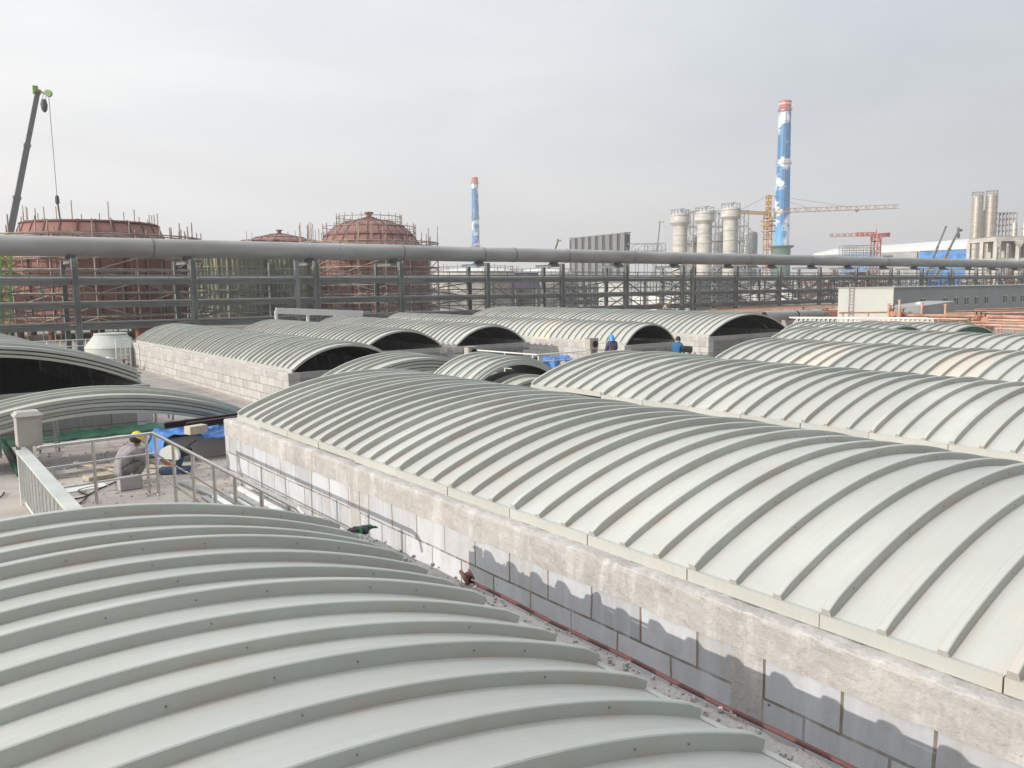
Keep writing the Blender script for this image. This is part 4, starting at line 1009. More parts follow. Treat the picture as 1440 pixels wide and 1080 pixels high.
# small red and white crane
d = 330; c = foot(1229, d); zj = hz(332, 1229, d); t = thing('tower_crane', c, 'red and white tower crane above the long white roofed shed', 'tower crane')
mb = MB(); lat_boom(mb, c, c+Vector((0, 0, zj)), px(9, d), px(9, d), 10, .3); mb.build('mast', M['cred'], t)
A = c+Vector((0, 0, zj)); tip = P(1166, 333, 322); ct = P(1249, 330, 335)
mb = MB(); lat_boom(mb, A, A+(tip-A)*.45, px(3, d), px(4.5, d), 8, .22, True); mb.build('jib_root', M['cred'], t)
mb = MB(); lat_boom(mb, A+(tip-A)*.45, tip, px(2, d), px(3.6, d), 8, .2, True); mb.build('jib_tip', plain('faded_pink', (.62, .45, .42), .6), t)
mb = MB(); lat_boom(mb, A, ct, px(4, d), px(4, d), 4, .3); mb.box(ct, (px(4, d), px(4, d), px(6, d))); mb.build('counter_jib', M['cred'], t)
mb = MB().bar(A, A+Vector((0, 0, px(9, d))), .35).tube(A+Vector((0, 0, px(9, d))), A+Vector((0, 0, px(15, d))), .1, 5); mb.build('apex', M['cred'], t)
# mobile cranes: boom, head, hook, rope
def wheel_set(t, c, ax, ay, L, n, r):
    for k in range(n):
        for s in (-1, 1):
            q = c+ax*(L*(k/(n-1)-.5))+ay*(s*1.15)+Vector((0, 0, r)); MB().tube(q-ay*.18, q+ay*.18, r, 14).build('wheel', M['black'], t, 40)
def mobile_crane(label, d, foot_uv, tip_uv, w0, w1, rope=None, hook=None, body='lime', jibx=0.0, secs=4, full=True, dt=0):
    a = P(*foot_uv, d); b = P(*tip_uv, d+dt); c = Vector((a.x, a.y, 0)); t = thing('mobile_crane', c, label, 'mobile crane')
    ax = RT0.copy(); ay = Vector((FW.x, FW.y, 0)).normalized()
    Rz = Matrix.Rotation(atan2(ax.y, ax.x), 3, 'Z')
    if a.z > 3.2: a0 = a+(b-a)*(-(a.z-3.0)/(b.z-a.z)); c = Vector((a0.x, a0.y, 0))
    else: a0 = a
    for k in range(secs):
        p, q = a0+(b-a0)*(k/secs), a0+(b-a0)*((k+1)/secs); w = px(w0+(w1-w0)*k/max(1, secs-1), d)
        MB().bar(p, q, w, w*1.1).bar(q-(q-p).normalized()*.3, q, w*1.18, w*1.3).build('boom_section', M['boom'], t)
    if full:
        MB().box(c+Vector((0, 0, 1.0)), (11, 2.5, .9), Rz).build('carrier', M[body], t, None, True, .1)
        MB().box(c+ax*(-.5)+Vector((0, 0, 2.2)), (4.2, 2.4, 1.5), Rz).build('superstructure', M[body], t, None, True, .1)
        MB().box(c-ax*4.6+Vector((0, 0, 2.1)), (1.8, 2.3, 1.5), Rz, 0, .85).build('cab', M[body], t, None, True, .08)
        MB().box(c-ax*4.9+Vector((0, 0, 2.35)), (1.4, 2.34, .7), Rz).build('cab_window', M['window'], t)
        wheel_set(t, c, ax, ay, 8.6, 5, .62)
    w = px(w1, d)
    hd = MB().bar(b-(b-a0).normalized()*w*.5, b+(b-a0).normalized()*w*.5, w*1.2, w*1.3)
    if jibx:
        e = b+ax*px(jibx, d)+Vector((0, 0, px(.3, d))); hd.bar(b+Vector((0, 0, .1)), e-Vector((0, 0, .35)), w*.35, w*.5); hd.box(b-ax*.25+Vector((0, 0, .2)), (.5, .5, .8)); hd.tube(e-ay*.15-Vector((0, 0, .2)), e+ay*.15-Vector((0, 0, .2)), .38, 12)
    hd.build('boom_head', M[body], t)
    if hook:
        h = P(*hook, d)
        top = b+ax*px(jibx*.6, d)
        MB().tube(top, h+Vector((-.15, 0, .5)), .03, 5).tube(top+ax*.3, h+Vector((.15, 0, .5)), .03, 5).build('hoist_rope', M['boom'], t)
        MB().lathe([(.08, -.75), (.28, -.5), (.36, .1), (.22, .6), (.06, .65)], h, 12).ring(h-Vector((0, 0, 1.05)), .26, .09, 0, 10, 5).build('hook_block', M['steeld'], t, 40)
    if rope:
        r0 = b+ax*px(jibx, d); pts = [r0]+[P(*q, d) for q in rope]
        MB().tube(pts[0], pts[1], .035, 5).build('load_rope', M['boom'], t)
        if len(pts) > 2: MB().lathe([(.1, -.5), (.22, -.3), (.2, .3), (.08, .5)], pts[1], 10).tube(pts[1], pts[2], .09, 6).build('sling', M['steeld'], t)
    return t
mobile_crane('tall mobile crane at the left with a grey telescopic boom and lime green head', 88, (3, 385), (53, 129), 9.5, 6.2, [(80.5, 281), (85, 312)], (62, 148), 'lime', 15, 4)
mobile_crane('left one of two dark crane booms before the blue sheeting', 215, (1311, 366), (1330, 319), 2.6, 1.7, None, None, 'boom', 0, 3)
mobile_crane('right one of two dark crane booms before the blue sheeting', 205, (1327, 366), (1348.5, 323), 3.2, 2.2, None, (1348, 331), 'boom', 3, 3)
mobile_crane('distant crane with a short dark boom left of the striped building', 300, (779, 356), (785, 338), 2.6, 2.0, None, None, 'lime', 3, 2)
mobile_crane('faint distant lime crane boom left of the pale columns', 420, (924, 352), (928, 312), 2.5, 1.2, None, None, 'lime', 5, 3)
# striped tower block under construction
d = 240; a = P(800, 338, d); b = P(880, 332, d*.93)
def slab_building(label, u0, u1, d0, d1, vt, mat, name='building', cat='building', depth=10, roof=None, vb=None, z0=0):
    a = P(u0, 400, d0); b = P(u1, 400, d1); a.z = b.z = 0; t = thing(name, a, label, cat)
    dx = (b-a); L = dx.length; dx.normalize(); dy = Vector((-dx.y, dx.x, 0))
    if dy.dot(FW) < 0: dy = -dy
    z1 = hz(vt, (u0+u1)/2, (d0+d1)/2)
    def q(s, k, z): return a+dx*s+dy*k+Vector((0, 0, z))
    A = [q(0, 0, z0), q(L, 0, z0), q(L, depth, z0), q(0, depth, z0)]; T = [p+Vector((0, 0, z1-z0)) for p in A]
    MB().add(A+T, [(3, 2, 1, 0), (4, 5, 6, 7), (0, 1, 5, 4), (1, 2, 6, 5), (2, 3, 7, 6), (3, 0, 4, 7)]).build('walls', M[mat], t)
    return t, q, L, z1
t, q, L, H = slab_building('tall dark building with pale vertical stripes behind the big pipe', 801, 879, 250, 226, 333.5, 'steeld', depth=1.6)
for k in range(8):
    s0 = L*(k+.42)/8; s1 = L*(k+.97)/8
    MB().add([q(s0, -.25, 1), q(s1, -.25, 1), q(s1, -.25, H+.15), q(s0, -.25, H+.15), q(s0, -.02, 1), q(s1, -.02, 1), q(s1, -.02, H+.15), q(s0, -.02, H+.15)], [(0, 1, 2, 3), (7, 6, 5, 4), (4, 5, 1, 0), (5, 6, 2, 1), (6, 7, 3, 2), (7, 4, 0, 3)]).build('pale_cladding_strip', M['louvre'], t)
MB().add([q(-.2, -.3, H+.2), q(L+.2, -.3, H+.2), q(L+.2, 1.8, H+.2), q(-.2, 1.8, H+.2), q(-.2, -.3, H+.5), q(L+.2, -.3, H+.5), q(L+.2, 1.8, H+.5), q(-.2, 1.8, H+.5)], [(3, 2, 1, 0), (4, 5, 6, 7), (0, 1, 5, 4), (1, 2, 6, 5), (2, 3, 7, 6), (3, 0, 4, 7)]).build('roof', M['tankg'], t)
lattice_frame('open grey scaffold between the striped building and the pale columns', 910, 210, px(50, 210), 5, hz(342, 910, 210), 4, 1, 3, 'galv', 'roof_scaffold', 'scaffold', z0=hz(372, 910, 210), th=.14, jit=.12)
t, q, L, H = slab_building('blue grey warehouse wall behind the rack below the pale columns', 884, 978, 105, 100, 392, 'greyw', 'warehouse', depth=14)
mb = MB()
for k in range(22): mb.bar(q(L*k/21, -.03, .1), q(L*k/21, -.03, H-.1), .05, .08)
mb.build('cladding_rib', M['steel'], t)
MB().bar(q(-.2, -.1, H+.02), q(L+.2, -.1, H+.02), .3, .25).build('eaves_trim', M['whitep'], t)
for s in (.15, .4, .62): MB().box(q(L*s, -.06, 1.6), (1.4, .2, 3.0), Matrix.Rotation(atan2((q(1, 0, 0)-q(0, 0, 0)).y, (q(1, 0, 0)-q(0, 0, 0)).x), 3, 'Z')).build('door', M['whitep'], t)
t, q, L, H = slab_building('white clad shed wall seen through the rack left of the blue grey warehouse', 842, 876, 118, 116, 396, 'whitew', 'shed', depth=8)
MB().bar(q(-.2, -.1, H+.05), q(L+.2, -.1, H+.05), .3, .3).build('eaves_trim', M['tankg'], t)
# silver silos
for u, w, vt, lab in ((1368, 14.5, 275, 'left one of two tall silver silos at the right edge'), (1387.5, 15, 273, 'right one of two tall silver silos at the right edge')):
    d = 255; c = foot(u, d); r = px(w/2, d); H = hz(vt, u, d); t = thing('silo', c, lab, 'silo')
    pr = []
    for k in range(17): pr += [(r*1.0, H*.97*k/17), (r*1.0, H*.97*(k+1)/17-.12), (r*1.05, H*.97*(k+1)/17-.1), (r*1.05, H*.97*(k+1)/17)]
    MB().lathe(pr+[(r, H*.97), (r*.8, H-.3), (r*.3, H)], c, 28).build('shell', M['silo'], t, 30)
    mb = MB()
    for s in (-.25, .25): mb.tube((c.x-r*.9, c.y-r*.5+s, 0), (c.x-r*.9, c.y-r*.5+s, H), .05, 4)
    mb.build('ladder', M['galv'], t)
    mb = MB().ring(c, r, .05, H+.6, 20, 4)
    for k in range(10):
        a = 2*pi*k/10; mb.tube((c.x+r*cos(a), c.y+r*sin(a), H-.6), (c.x+r*cos(a), c.y+r*sin(a), H+.6), .05, 4)
    mb.build('guardrail', M['steeld'], t)
c = foot(1377.7, 258); MB_ = MB().tube(c, c+Vector((0, 0, hz(297, 1377, 258))), px(1.7, 258), 12); tag(MB_.build('downpipe', M['tankw'], None, 40), 'thin pale vertical pipe between the two silver silos', 'pipe')
lattice_frame('dark gridded steel tower behind the silver silos', 1408, 285, px(30, 285), 12, hz(300, 1408, 285), 6, 2, 14, 'tankg', 'steel_tower', 'tower', th=.5, brace=False, deck='tankg')
for u, vt, w, lab in ((1421.5, 313, 7, 'left one of two small silver columns above the concrete frame'), (1436, 311, 8, 'right one of two small silver columns above the concrete frame')):
    d = 178; c = foot(u, d); r = px(w/2, d); H = hz(vt, u, d); t = thing('small_column', c, lab, 'column tower'); MB().lathe([(r, 0), (r, H-.6), (r*.6, H), (.05, H+.1)], c, 18).build('shell', M['silo'], t, 35)
    MB().ring(c, r+.05, .08, H*.8, 18, 5).ring(c, r+.05, .08, H*.9, 18, 5).build('weld_ring', M['galv'], t)
# raw concrete frame
d = 170; c = foot(1397, d); t = thing('unfinished_building', c, 'unfinished concrete frame building at the right edge', 'building'); ax = RT0; ay = Vector((FW.x, FW.y, 0)).normalized()
W_ = px(34, d); zs = [hz(v, 1410, d) for v in (396, 364, 334)]
def q(i, j, z): return c+ax*(W_*i*.92)+ay*(5*j)+Vector((0, 0, z))
for i in range(4):
    for j in range(3): MB().bar(q(i, j, 0), q(i, j, zs[2]-.8), .7).build('column', M['offw'], t)
for z in zs:
    for j in range(3): MB().bar(q(-.02, j, z-.4), q(3.02, j, z-.4), .55, .8).build('floor_beam', M['offw'], t)
    for i in range(4): MB().bar(q(i, -.05, z-.4), q(i, 2.05, z-.4), .5, .78).build('floor_beam', M['offw'], t)
    A = [q(0, 0, z), q(3, 0, z), q(3, 2, z), q(0, 2, z)]; MB().add(A+[p+Vector((0, 0, .2)) for p in A], [(3, 2, 1, 0), (4, 5, 6, 7), (0, 1, 5, 4), (1, 2, 6, 5), (2, 3, 7, 6), (3, 0, 4, 7)]).build('floor_slab', M['conc'], t)
mb = MB()
for i in range(3):
    for z in zs:
        mb.bar(q(i, -.06, z-2.0), q(i+.15, -.06, z-.85), .4, .5); mb.bar(q(i+1, -.06, z-2.0), q(i+.85, -.06, z-.85), .4, .5)
mb.build('haunch', M['offw'], t)
# long shed with white roof and blue sheeting
t, q, L, H = slab_building('long distant shed with a white roof and bright blue sheeting', 1150, 1362, 390, 340, 356, 'tankg', 'long_shed', depth=40)
def face(s0, s1, z0, z1, k, mat, name): 
    return MB().add([q(s0, k, z0), q(s1, k, z0), q(s1, k, z1), q(s0, k, z1), q(s0, k+.25, z0), q(s1, k+.25, z0), q(s1, k+.25, z1), q(s0, k+.25, z1)], [(0, 1, 2, 3), (7, 6, 5, 4), (4, 5, 1, 0), (5, 6, 2, 1), (6, 7, 3, 2), (7, 4, 0, 3)]).build(name, M[mat], t)
M['bluesheet'] = plain('blue_sheeting', (.05, .22, .55), .6, 0, .5, .5)
zr0, zr1 = hz(356, 1160, 385), hz(343, 1355, 345)
MB().add([q(-2, -1, zr0), q(L+2, -1, zr1+.2), q(L+2, 18, zr1+2.8), q(-2, 18, zr0+2.6), q(-2, -1, zr0-.8), q(L+2, -1, zr1-2.4), q(L+2, 18, zr1+1), q(-2, 18, zr0+1)], [(0, 1, 2, 3), (7, 6, 5, 4), (4, 5, 1, 0), (5, 6, 2, 1), (6, 7, 3, 2), (7, 4, 0, 3)]).build('roof', M['whitep'], t)
face(L*.70, L*1.0, .5, hz(351, 1330, 350), -.6, 'bluesheet', 'blue_sheet')
face(L*.18, L*.40, 2, hz(357.5, 1205, 376), -.6, 'bluesheet', 'blue_sheet')
face(L*.53, L*.685, 2, hz(354, 1276, 360), -.9, 'tankg', 'grey_wall_bay')
mb = MB()
for k in range(6): mb.add([q(L*(.46+.012*k), -.7, hz(362, 1250, 365)), q(L*(.468+.012*k), -.7, hz(362, 1250, 365)), q(L*(.468+.012*k), -.7, hz(359, 1250, 365)), q(L*(.46+.012*k), -.7, hz(359, 1250, 365))], [(0, 1, 2, 3)])
mb.build('window_strip', M['window'], t)
lattice_frame('pale scaffold grid standing in front of the long shed below the red crane', 1210, 320, px(50, 320), 5, hz(345, 1210, 320), 10, 1, 4, 'galv', 'scaffold_grid', 'scaffold', z0=hz(358, 1210, 320), th=.22, brace=False)
# prefab gray hall in front of the rack
X0, Y0 = 75.8, 39.9; ztop = ony(1255, 405, Y0).z; Y1 = onx(1180, 407, X0).y
t = thing('site_hall', (X0, Y0, 0), 'long low grey hall with a cream end wall and small windows', 'hall')
MB().span((X0, Y0, 0), (140, Y1, ztop)).build('grey_wall', M['greyw'], t)
MB().span((X0-.06, Y0-.04, .1), (X0-.003, Y1+.03, ztop-.02)).build('end_wall', M['whitew'], t)
MB().span((X0-.15, Y0-.15, ztop+.002), (140, Y1+.15, ztop+.09)).build('roof', M['greyw'], t)
mb = MB()
for s in (0, .45): mb.tube((X0-.2, 44.0+s-.2, 0), (X0-.2, 44.0+s-.2, ztop+.6), .035, 6)
for k in range(12): mb.tube((X0-.2, 43.8, .3+k*.32), (X0-.2, 44.25, .3+k*.32), .025, 5)
mb.build('ladder', M['galv'], t)
for k in range(24):
    x = 81.5+2.35*k
    if k in (1, 7): continue
    w = .8; mb = MB().span((x-w/2, Y0-.03, 1.62), (x+w/2, Y0-.002, 2.38)); o = mb.build('window', M['window'], t)
    mb = MB()
    for a, b in (((x-w/2-.05, Y0-.05, 2.38), (x+w/2+.05, Y0-.002, 2.44)), ((x-w/2-.05, Y0-.05, 1.56), (x+w/2+.05, Y0-.002, 1.62)), ((x-.025, Y0-.045, 1.63), (x+.025, Y0-.032, 2.37))): mb.span(a, b)
    mb.build('frame', M['whitep'], o)
# orange pipes on the deck behind the covers
def opipe(u0, v0, u1, v1, wpx, mat, lab, z=1.25, grp='orange primed pipes beyond the covers'):
    a, b = onz(u0, v0, z), onz(u1, v1, z); d = ((a-CAM).dot(FW)+(b-CAM).dot(FW))/2; r = px(wpx/2, d)
    t = thing('primed_pipe', (a.x, a.y, 0), lab, 'pipe', grp)
    MB().tube(a, b, r, 14).build('pipe', M[mat], t, 40)
    n = max(2, int((b-a).length/4))
    for k in range(n+1):
        p = a+(b-a)*((k+.15)/(n+.3)); MB().bar((p.x, p.y, 0), (p.x, p.y, z-r), .09).build('support_post', M['orange2'], t)
    return t
for k, a in enumerate(((1140, 436, 1296, 434, 3.2, 'orange'), (1180, 440, 1262, 439, 2.2, 'orange2'), (1273, 443.5, 1369, 444.5, 4.5, 'orange2'), (1200, 446, 1362, 449, 2.4, 'orange'), (1293, 453.5, 1362, 449.5, 2.0, 'orange'), (1301, 455, 1369, 456.5, 2.0, 'orange'), (1366, 449, 1452, 451.2, 2.6, 'orange'), (1366, 456.5, 1452, 458.5, 2.4, 'orange'), (1330, 441, 1452, 439.3, 2.4, 'orange'), (1372, 435.5, 1452, 433, 2.4, 'orange2'), (1366, 444.5, 1452, 446.5, 5.0, 'orange2'), (1211, 450, 1310, 452.5, 2.6, 'orange'), (1330, 437.6, 1452, 436.2, 1.8, 'orange2'), (1400, 462, 1452, 463.5, 2.0, 'orange'), (1366, 453, 1452, 455, 3.2, 'orange2'), (1160, 432.5, 1290, 431, 1.6, 'orange'))):
    opipe(*a, 'orange primed steel pipe on posts beyond the covers at the right' if a[5] == 'orange' else 'rust red steel pipe on posts beyond the covers at the right', grp='orange primed pipes beyond the covers' if a[5] == 'orange' else 'rust red pipes beyond the covers')
for k, (u, v0, v1, lab) in enumerate(((1264, 423, 448, 'orange upright pipe stub left of the small pale tank'), (1296, 427, 441, 'orange upright pipe stub right of the pale round tank'), (1329, 429, 441, 'orange upright pipe stub in front of the grey hall windows'), (1249, 428, 445, 'short orange upright stub in front of the cream end wall'))):
    p = P(u, v1, 68); z1 = hz(v0, u, 68); tag(MB().tube((p.x, p.y, 0), (p.x, p.y, z1), .09, 10).tube((p.x, p.y, z1), (p.x, p.y, z1+.08), .16, 12).build('pipe_stub', M['orange'], None, 40), lab, 'pipe')
c = foot(1294, 72); z = hz(424.5, 1294, 72); tag(MB().lathe([(.2, 0), (.33, z-.75), (.36, z-.4), (.3, z-.1), (.12, z)], c, 16).build('float_tank', M['tankw'], None, 40), 'small pale rounded tank in front of the grey hall', 'tank')
a, b = P(1297, 434, 70), P(1343, 434, 73); z = 1.45
o = MB().add([(a.x, a.y, 1.3), (b.x, b.y, 1.3), (b.x+1, b.y+3, 1.3), (a.x+1, a.y+3, 1.3), (a.x, a.y, 2.0), (b.x, b.y, 2.3), (b.x+1, b.y+3, 2.3), (a.x+1, a.y+3, 2.0)], [(3, 2, 1, 0), (4, 5, 6, 7), (0, 1, 5, 4), (1, 2, 6, 5), (2, 3, 7, 6), (3, 0, 4, 7)]).build('steel_plates', M['tankg'], None, None, True, .03); tag(o, 'grey stack of plates in front of the grey hall', 'stack')
for u, v0, v1, lab in ((1382, 457, 469, 'red brown gate frame among the orange pipes near the right edge'),):
    a = P(u, v1, 58); b = P(u+14, v1-.5, 58); z = hz(v0, u, 58); t = thing('pipe_gate', (a.x, a.y, 0), lab, 'frame')
    for p in (a, b, (a+b)/2): MB().bar((p.x, p.y, 0), (p.x, p.y, z), .14).build('upright', M['orange'], t)
    MB().bar((a.x, a.y, z), (b.x, b.y, z), .12).build('top_bar', M['orange'], t)
    MB().bar((a.x, a.y, z-.45), (b.x, b.y, z-.45), .06, .7).build('plate', M['orange2'], t)
# planks platform with rusty boards
for k in range(8):
    a = onz(955+12*k, 441-1.2*k, 1.2); b = onz(1130+8*k, 437.5-1.15*k, 1.2)
    o = MB().bar(a+Vector((0, 0, .02*k)), b+Vector((0, 0, .02*k)), .5, .16).build('formwork_board', M['orange' if k % 3 else 'wood'], None); tag(o, 'long orange brown board of the platform behind the rearmost cover', 'board', 'boards of the orange platform')
a = onz(955, 442.5, 1.1); b = onz(1180, 437, 1.1); m = (a+b)/2
o = MB().add([(a.x, a.y, 0), (b.x, b.y, 0), (b.x+4, b.y+9, 0), (a.x+4, a.y+9, 0), (a.x, a.y, 1.08), (b.x, b.y, 1.08), (b.x+4, b.y+9, 1.08), (a.x+4, a.y+9, 1.08)], [(3, 2, 1, 0), (4, 5, 6, 7), (0, 1, 5, 4), (1, 2, 6, 5), (2, 3, 7, 6), (3, 0, 4, 7)]).build('concrete_platform', M['orange2'], None, None, True, .04); tag(o, 'low timber faced platform carrying the orange boards behind the rearmost cover', 'platform')
# big dark pipe pieces
for (u0, v0, u1, v1, d0, d1, w, lab) in ((1074, 444.6, 1117, 443, 66, 69, 13.5, 'left one of two big dark pipe pieces, its open end visible'), (1119.5, 442.8, 1154, 441.6, 69, 72, 13, 'right one of two big dark pipe pieces beyond the rearmost cover')):
    a, b = P(u0, v0, d0), P(u1, v1, d1); r = px(w/2, d0); t = thing('pipe_piece', (a.x, a.y, 0), lab, 'pipe'); n = 28
    ax = (b-a).normalized(); Rm = ax.to_track_quat('Z', 'Y').to_matrix()
    MB().lathe([(r*.93, .0), (r, .0), (r, (b-a).length), (r*.93, (b-a).length), (r*.93, .0)], a, n, 0, False, Rm).build('pipe_shell', M['pipe'], t, 30)
    MB().lathe([(r*1.005, -.02), (r*1.12, -.02), (r*1.12, .12), (r*1.005, .12), (r*1.005, -.02)], b-ax*.15, n, 0, False, Rm).build('flange', M['pipeband'], t, 30)
    mb = MB()
    for s in (.2, .8): q_ = a+(b-a)*s; mb.box((q_.x, q_.y, (q_.z-r)/2), (.4, 1.0, q_.z-r))
    mb.build('support_block', M['conc'], t)
# white lattice girder lying
a, b = onz(1115, 456, 1.62), onz(1312, 457.5, 1.62); t = thing('lattice_girder', (a.x, a.y, 0), 'white steel lattice girder lying behind the right hand covers', 'girder')
h = px(8.5, 50); up = Vector((0, 0, h)); MB().bar(a, b, .09).build('lower_chord', M['whitep'], t); MB().bar(a+up, b+up, .09).build('upper_chord', M['whitep'], t)
sd = Vector((.5, .6, 0)); MB().bar(a+up+sd, b+up+sd, .09).build('upper_chord', M['whitep'], t)
mb = MB(); n = 30
for k in range(n):
    p, q_ = a+(b-a)*(k/n), a+(b-a)*((k+1)/n); mb.bar(p, q_+up, .05); mb.bar(q_+up, q_, .05); mb.bar(p+up, q_+up+sd, .05)
mb.build('web_bars', M['whitep'], t)
for k in range(4):
    p = a+(b-a)*(k/3); MB().box((p.x, p.y, .78), (.3, .3, 1.55)).build('packing_block', M['conc'], t)
# clutter behind the rack
def steel_stack(u, d, w, vt, label, mat='rust', seed=1, n=46):
    c = foot(u, d); rn = random.Random(seed); t = thing('steel_stack', c, label, 'steel stack'); W = px(w, d); H = hz(vt, u, d); ax = RT0; ay = Vector((FW.x, FW.y, 0)).normalized(); mb = MB(); m2 = MB()
    for k in range(n):
        s = rn.uniform(-.5, .5)*W; y = rn.uniform(0, 5); z0 = rn.uniform(0, H*.9)
        if k % 3 == 0: mb.bar(c+ax*s+ay*y, c+ax*s+ay*y+Vector((0, 0, rn.uniform(.6, 1)*H)), .16)
        elif k % 3 == 1: e = rn.uniform(.15, .4)*W; m2.bar(c+ax*max(-W/2, s-e)+ay*y+Vector((0, 0, z0)), c+ax*min(W/2, s+e)+ay*y+Vector((0, 0, z0)), .22, .3)
        else: m2.bar(c+ax*s+ay*y+Vector((0, 0, z0*.3)), c+ax*(s+rn.uniform(-2, 2))+ay*y+Vector((0, 0, z0)), .13)
    mb.build('uprights', M[mat], t); m2.build('bars', M[mat], t)
for a in ((1010, 150, 50, 398, 'pale rubble of steel parts behind the rack right of the warehouse', 'galv', 3), (1128, 175, 60, 384, 'rust red steel frames stacked behind the rack right of the tall chimney', 'rust', 5), (1190, 165, 66, 378, 'rust red steel frames stacked behind the rack under the red crane', 'redd', 6), (1240, 172, 50, 381, 'rust red steel frames stacked behind the rack above the cream end wall', 'rust', 7), (1425, 150, 40, 386, 'rust brown steel frames under the concrete frame at the right edge', 'rust', 8), (830, 150, 70, 400, 'jumbled grey steel parts behind the rack below the striped building', 'steeld', 11), (1290, 160, 46, 384, 'grey steel parts stacked behind the rack in front of the long shed', 'tankg', 12), (1330, 165, 40, 388, 'blue painted steel parts stacked behind the rack', 'blue', 13), (1380, 170, 40, 384, 'grey steel frames stacked below the silver silos', 'tankg', 14)): steel_stack(a[0], a[1], a[2], a[3], a[4], a[5], a[6], 60)
def mound(u, d, w, vt, label, mat, seed):
    c = foot(u, d); rn = random.Random(seed); W = px(w, d)/2; H = hz(vt, u, d); vs = []; fs = []; n, m = 26, 8
    ph = [rn.uniform(0, 6) for _ in range(4)]
    for i in range(m+1):
        for k in range(n):
            a = 2*pi*k/n; r = 1-i/m; q = 1+.12*sin(3*a+ph[0])+.08*sin(7*a+ph[1]); z = H*(1-r**1.5)*(1+.12*sin(5*a+ph[2]+3*r))
            vs.append((c.x+cos(a)*r*W*q, c.y+sin(a)*r*W*q*.5, max(-.05, z-.02)))
    for i in range(m):
        for k in range(n): fs.append((i*n+k, i*n+(k+1) % n, (i+1)*n+(k+1) % n, (i+1)*n+k))
    tag(MB().add(vs, fs).build('spoil_heap', M[mat], None, 60), label, 'spoil heap')
mound(1080, 190, 150, 398, 'pale spoil heap behind the rack below the yellow crane', 'conc', 2)
mound(1010, 160, 110, 402, 'brown spoil heap behind the rack below the pale columns', 'earth', 3)
mound(1230, 230, 260, 394, 'brown spoil heap behind the rust red steel frames', 'earth', 4)
for u, d, w, h, vt, mat, lab in ((1062, 128, 8, 2.6, 405, 'whitep', 'small white cabin behind the rack below the yellow crane'), (1110, 128, 24, 2.6, 404, 'whitep', 'long white cabin behind the rack below the tall chimney'), (740, 150, 34, 3, 384, 'clothp', 'dark purple container on stilts behind the rack right of the pale tanks'), (1022, 150, 40, 3, 396, 'tankg', 'low grey roofed shelter below the pale columns')):
    c = foot(u, d); z1 = hz(vt, u, d); Rz = Matrix.Rotation(atan2(RT0.y, RT0.x), 3, 'Z'); t = thing('site_cabin', c, lab, 'cabin'); W = px(w, d)
    if z1-h > .3:
        mb = MB()
        for s in (-1, 1):
            for k in (-1, 1): mb.bar(c+RT0*(s*W*.46)+Vector((k*.8, k*.8, 0)), c+RT0*(s*W*.46)+Vector((k*.8, k*.8, z1-h)), .2)
        mb.build('stilts', M['steel'], t)
    MB().box(c+Vector((0, 0, z1-h/2)), (W, 2.4, h), Rz).build('walls', M[mat], t, None, True, .03)
    MB().box(c+Vector((0, 0, z1+.06)), (W+.3, 2.7, .1), Rz).build('roof', M['tankg'], t)
    MB().box(c+Rz @ Vector((W*.2, -1.22, z1-h*.45)), (W*.15, .06, .9), Rz).build('window', M['window'], t)

for u, v, lab in ((1262, 441, 'rusty valve cluster among the orange pipes before the cream end wall'), (1364, 451, 'rusty valve cluster among the orange pipes at the right'), (1147, 441, 'rusty valve cluster beside the big dark pipe pieces')):
    p = onz(u, v, 1.3); t = thing('valve_manifold', (p.x, p.y, 0), lab, 'valves'); rn = random.Random(u)
    MB().box((p.x, p.y, .62), (.5, .5, 1.22)).build('pedestal', M['rust'], t)
    for k in range(4):
        q = p+Vector((rn.uniform(-1.4, 1.4), rn.uniform(-1, 1), rn.uniform(-.2, .25))); MB().tube((q.x, q.y, 0), q, .09, 8).tube(q-Vector((.5, .2, 0)), q+Vector((.5, .2, 0)), .15, 10).tube(q-Vector((.52, .21, 0)), q-Vector((.42, .17, 0)), .24, 12).build('valve_body', M['rust' if k % 2 else 'orange2'], t, 40)
        MB().tube(q, q+Vector((0, 0, .45)), .05, 6).lathe([(.2, .43), (.2, .47), (.03, .48)], q, 12).build('handwheel', M['redd'], t, 40)
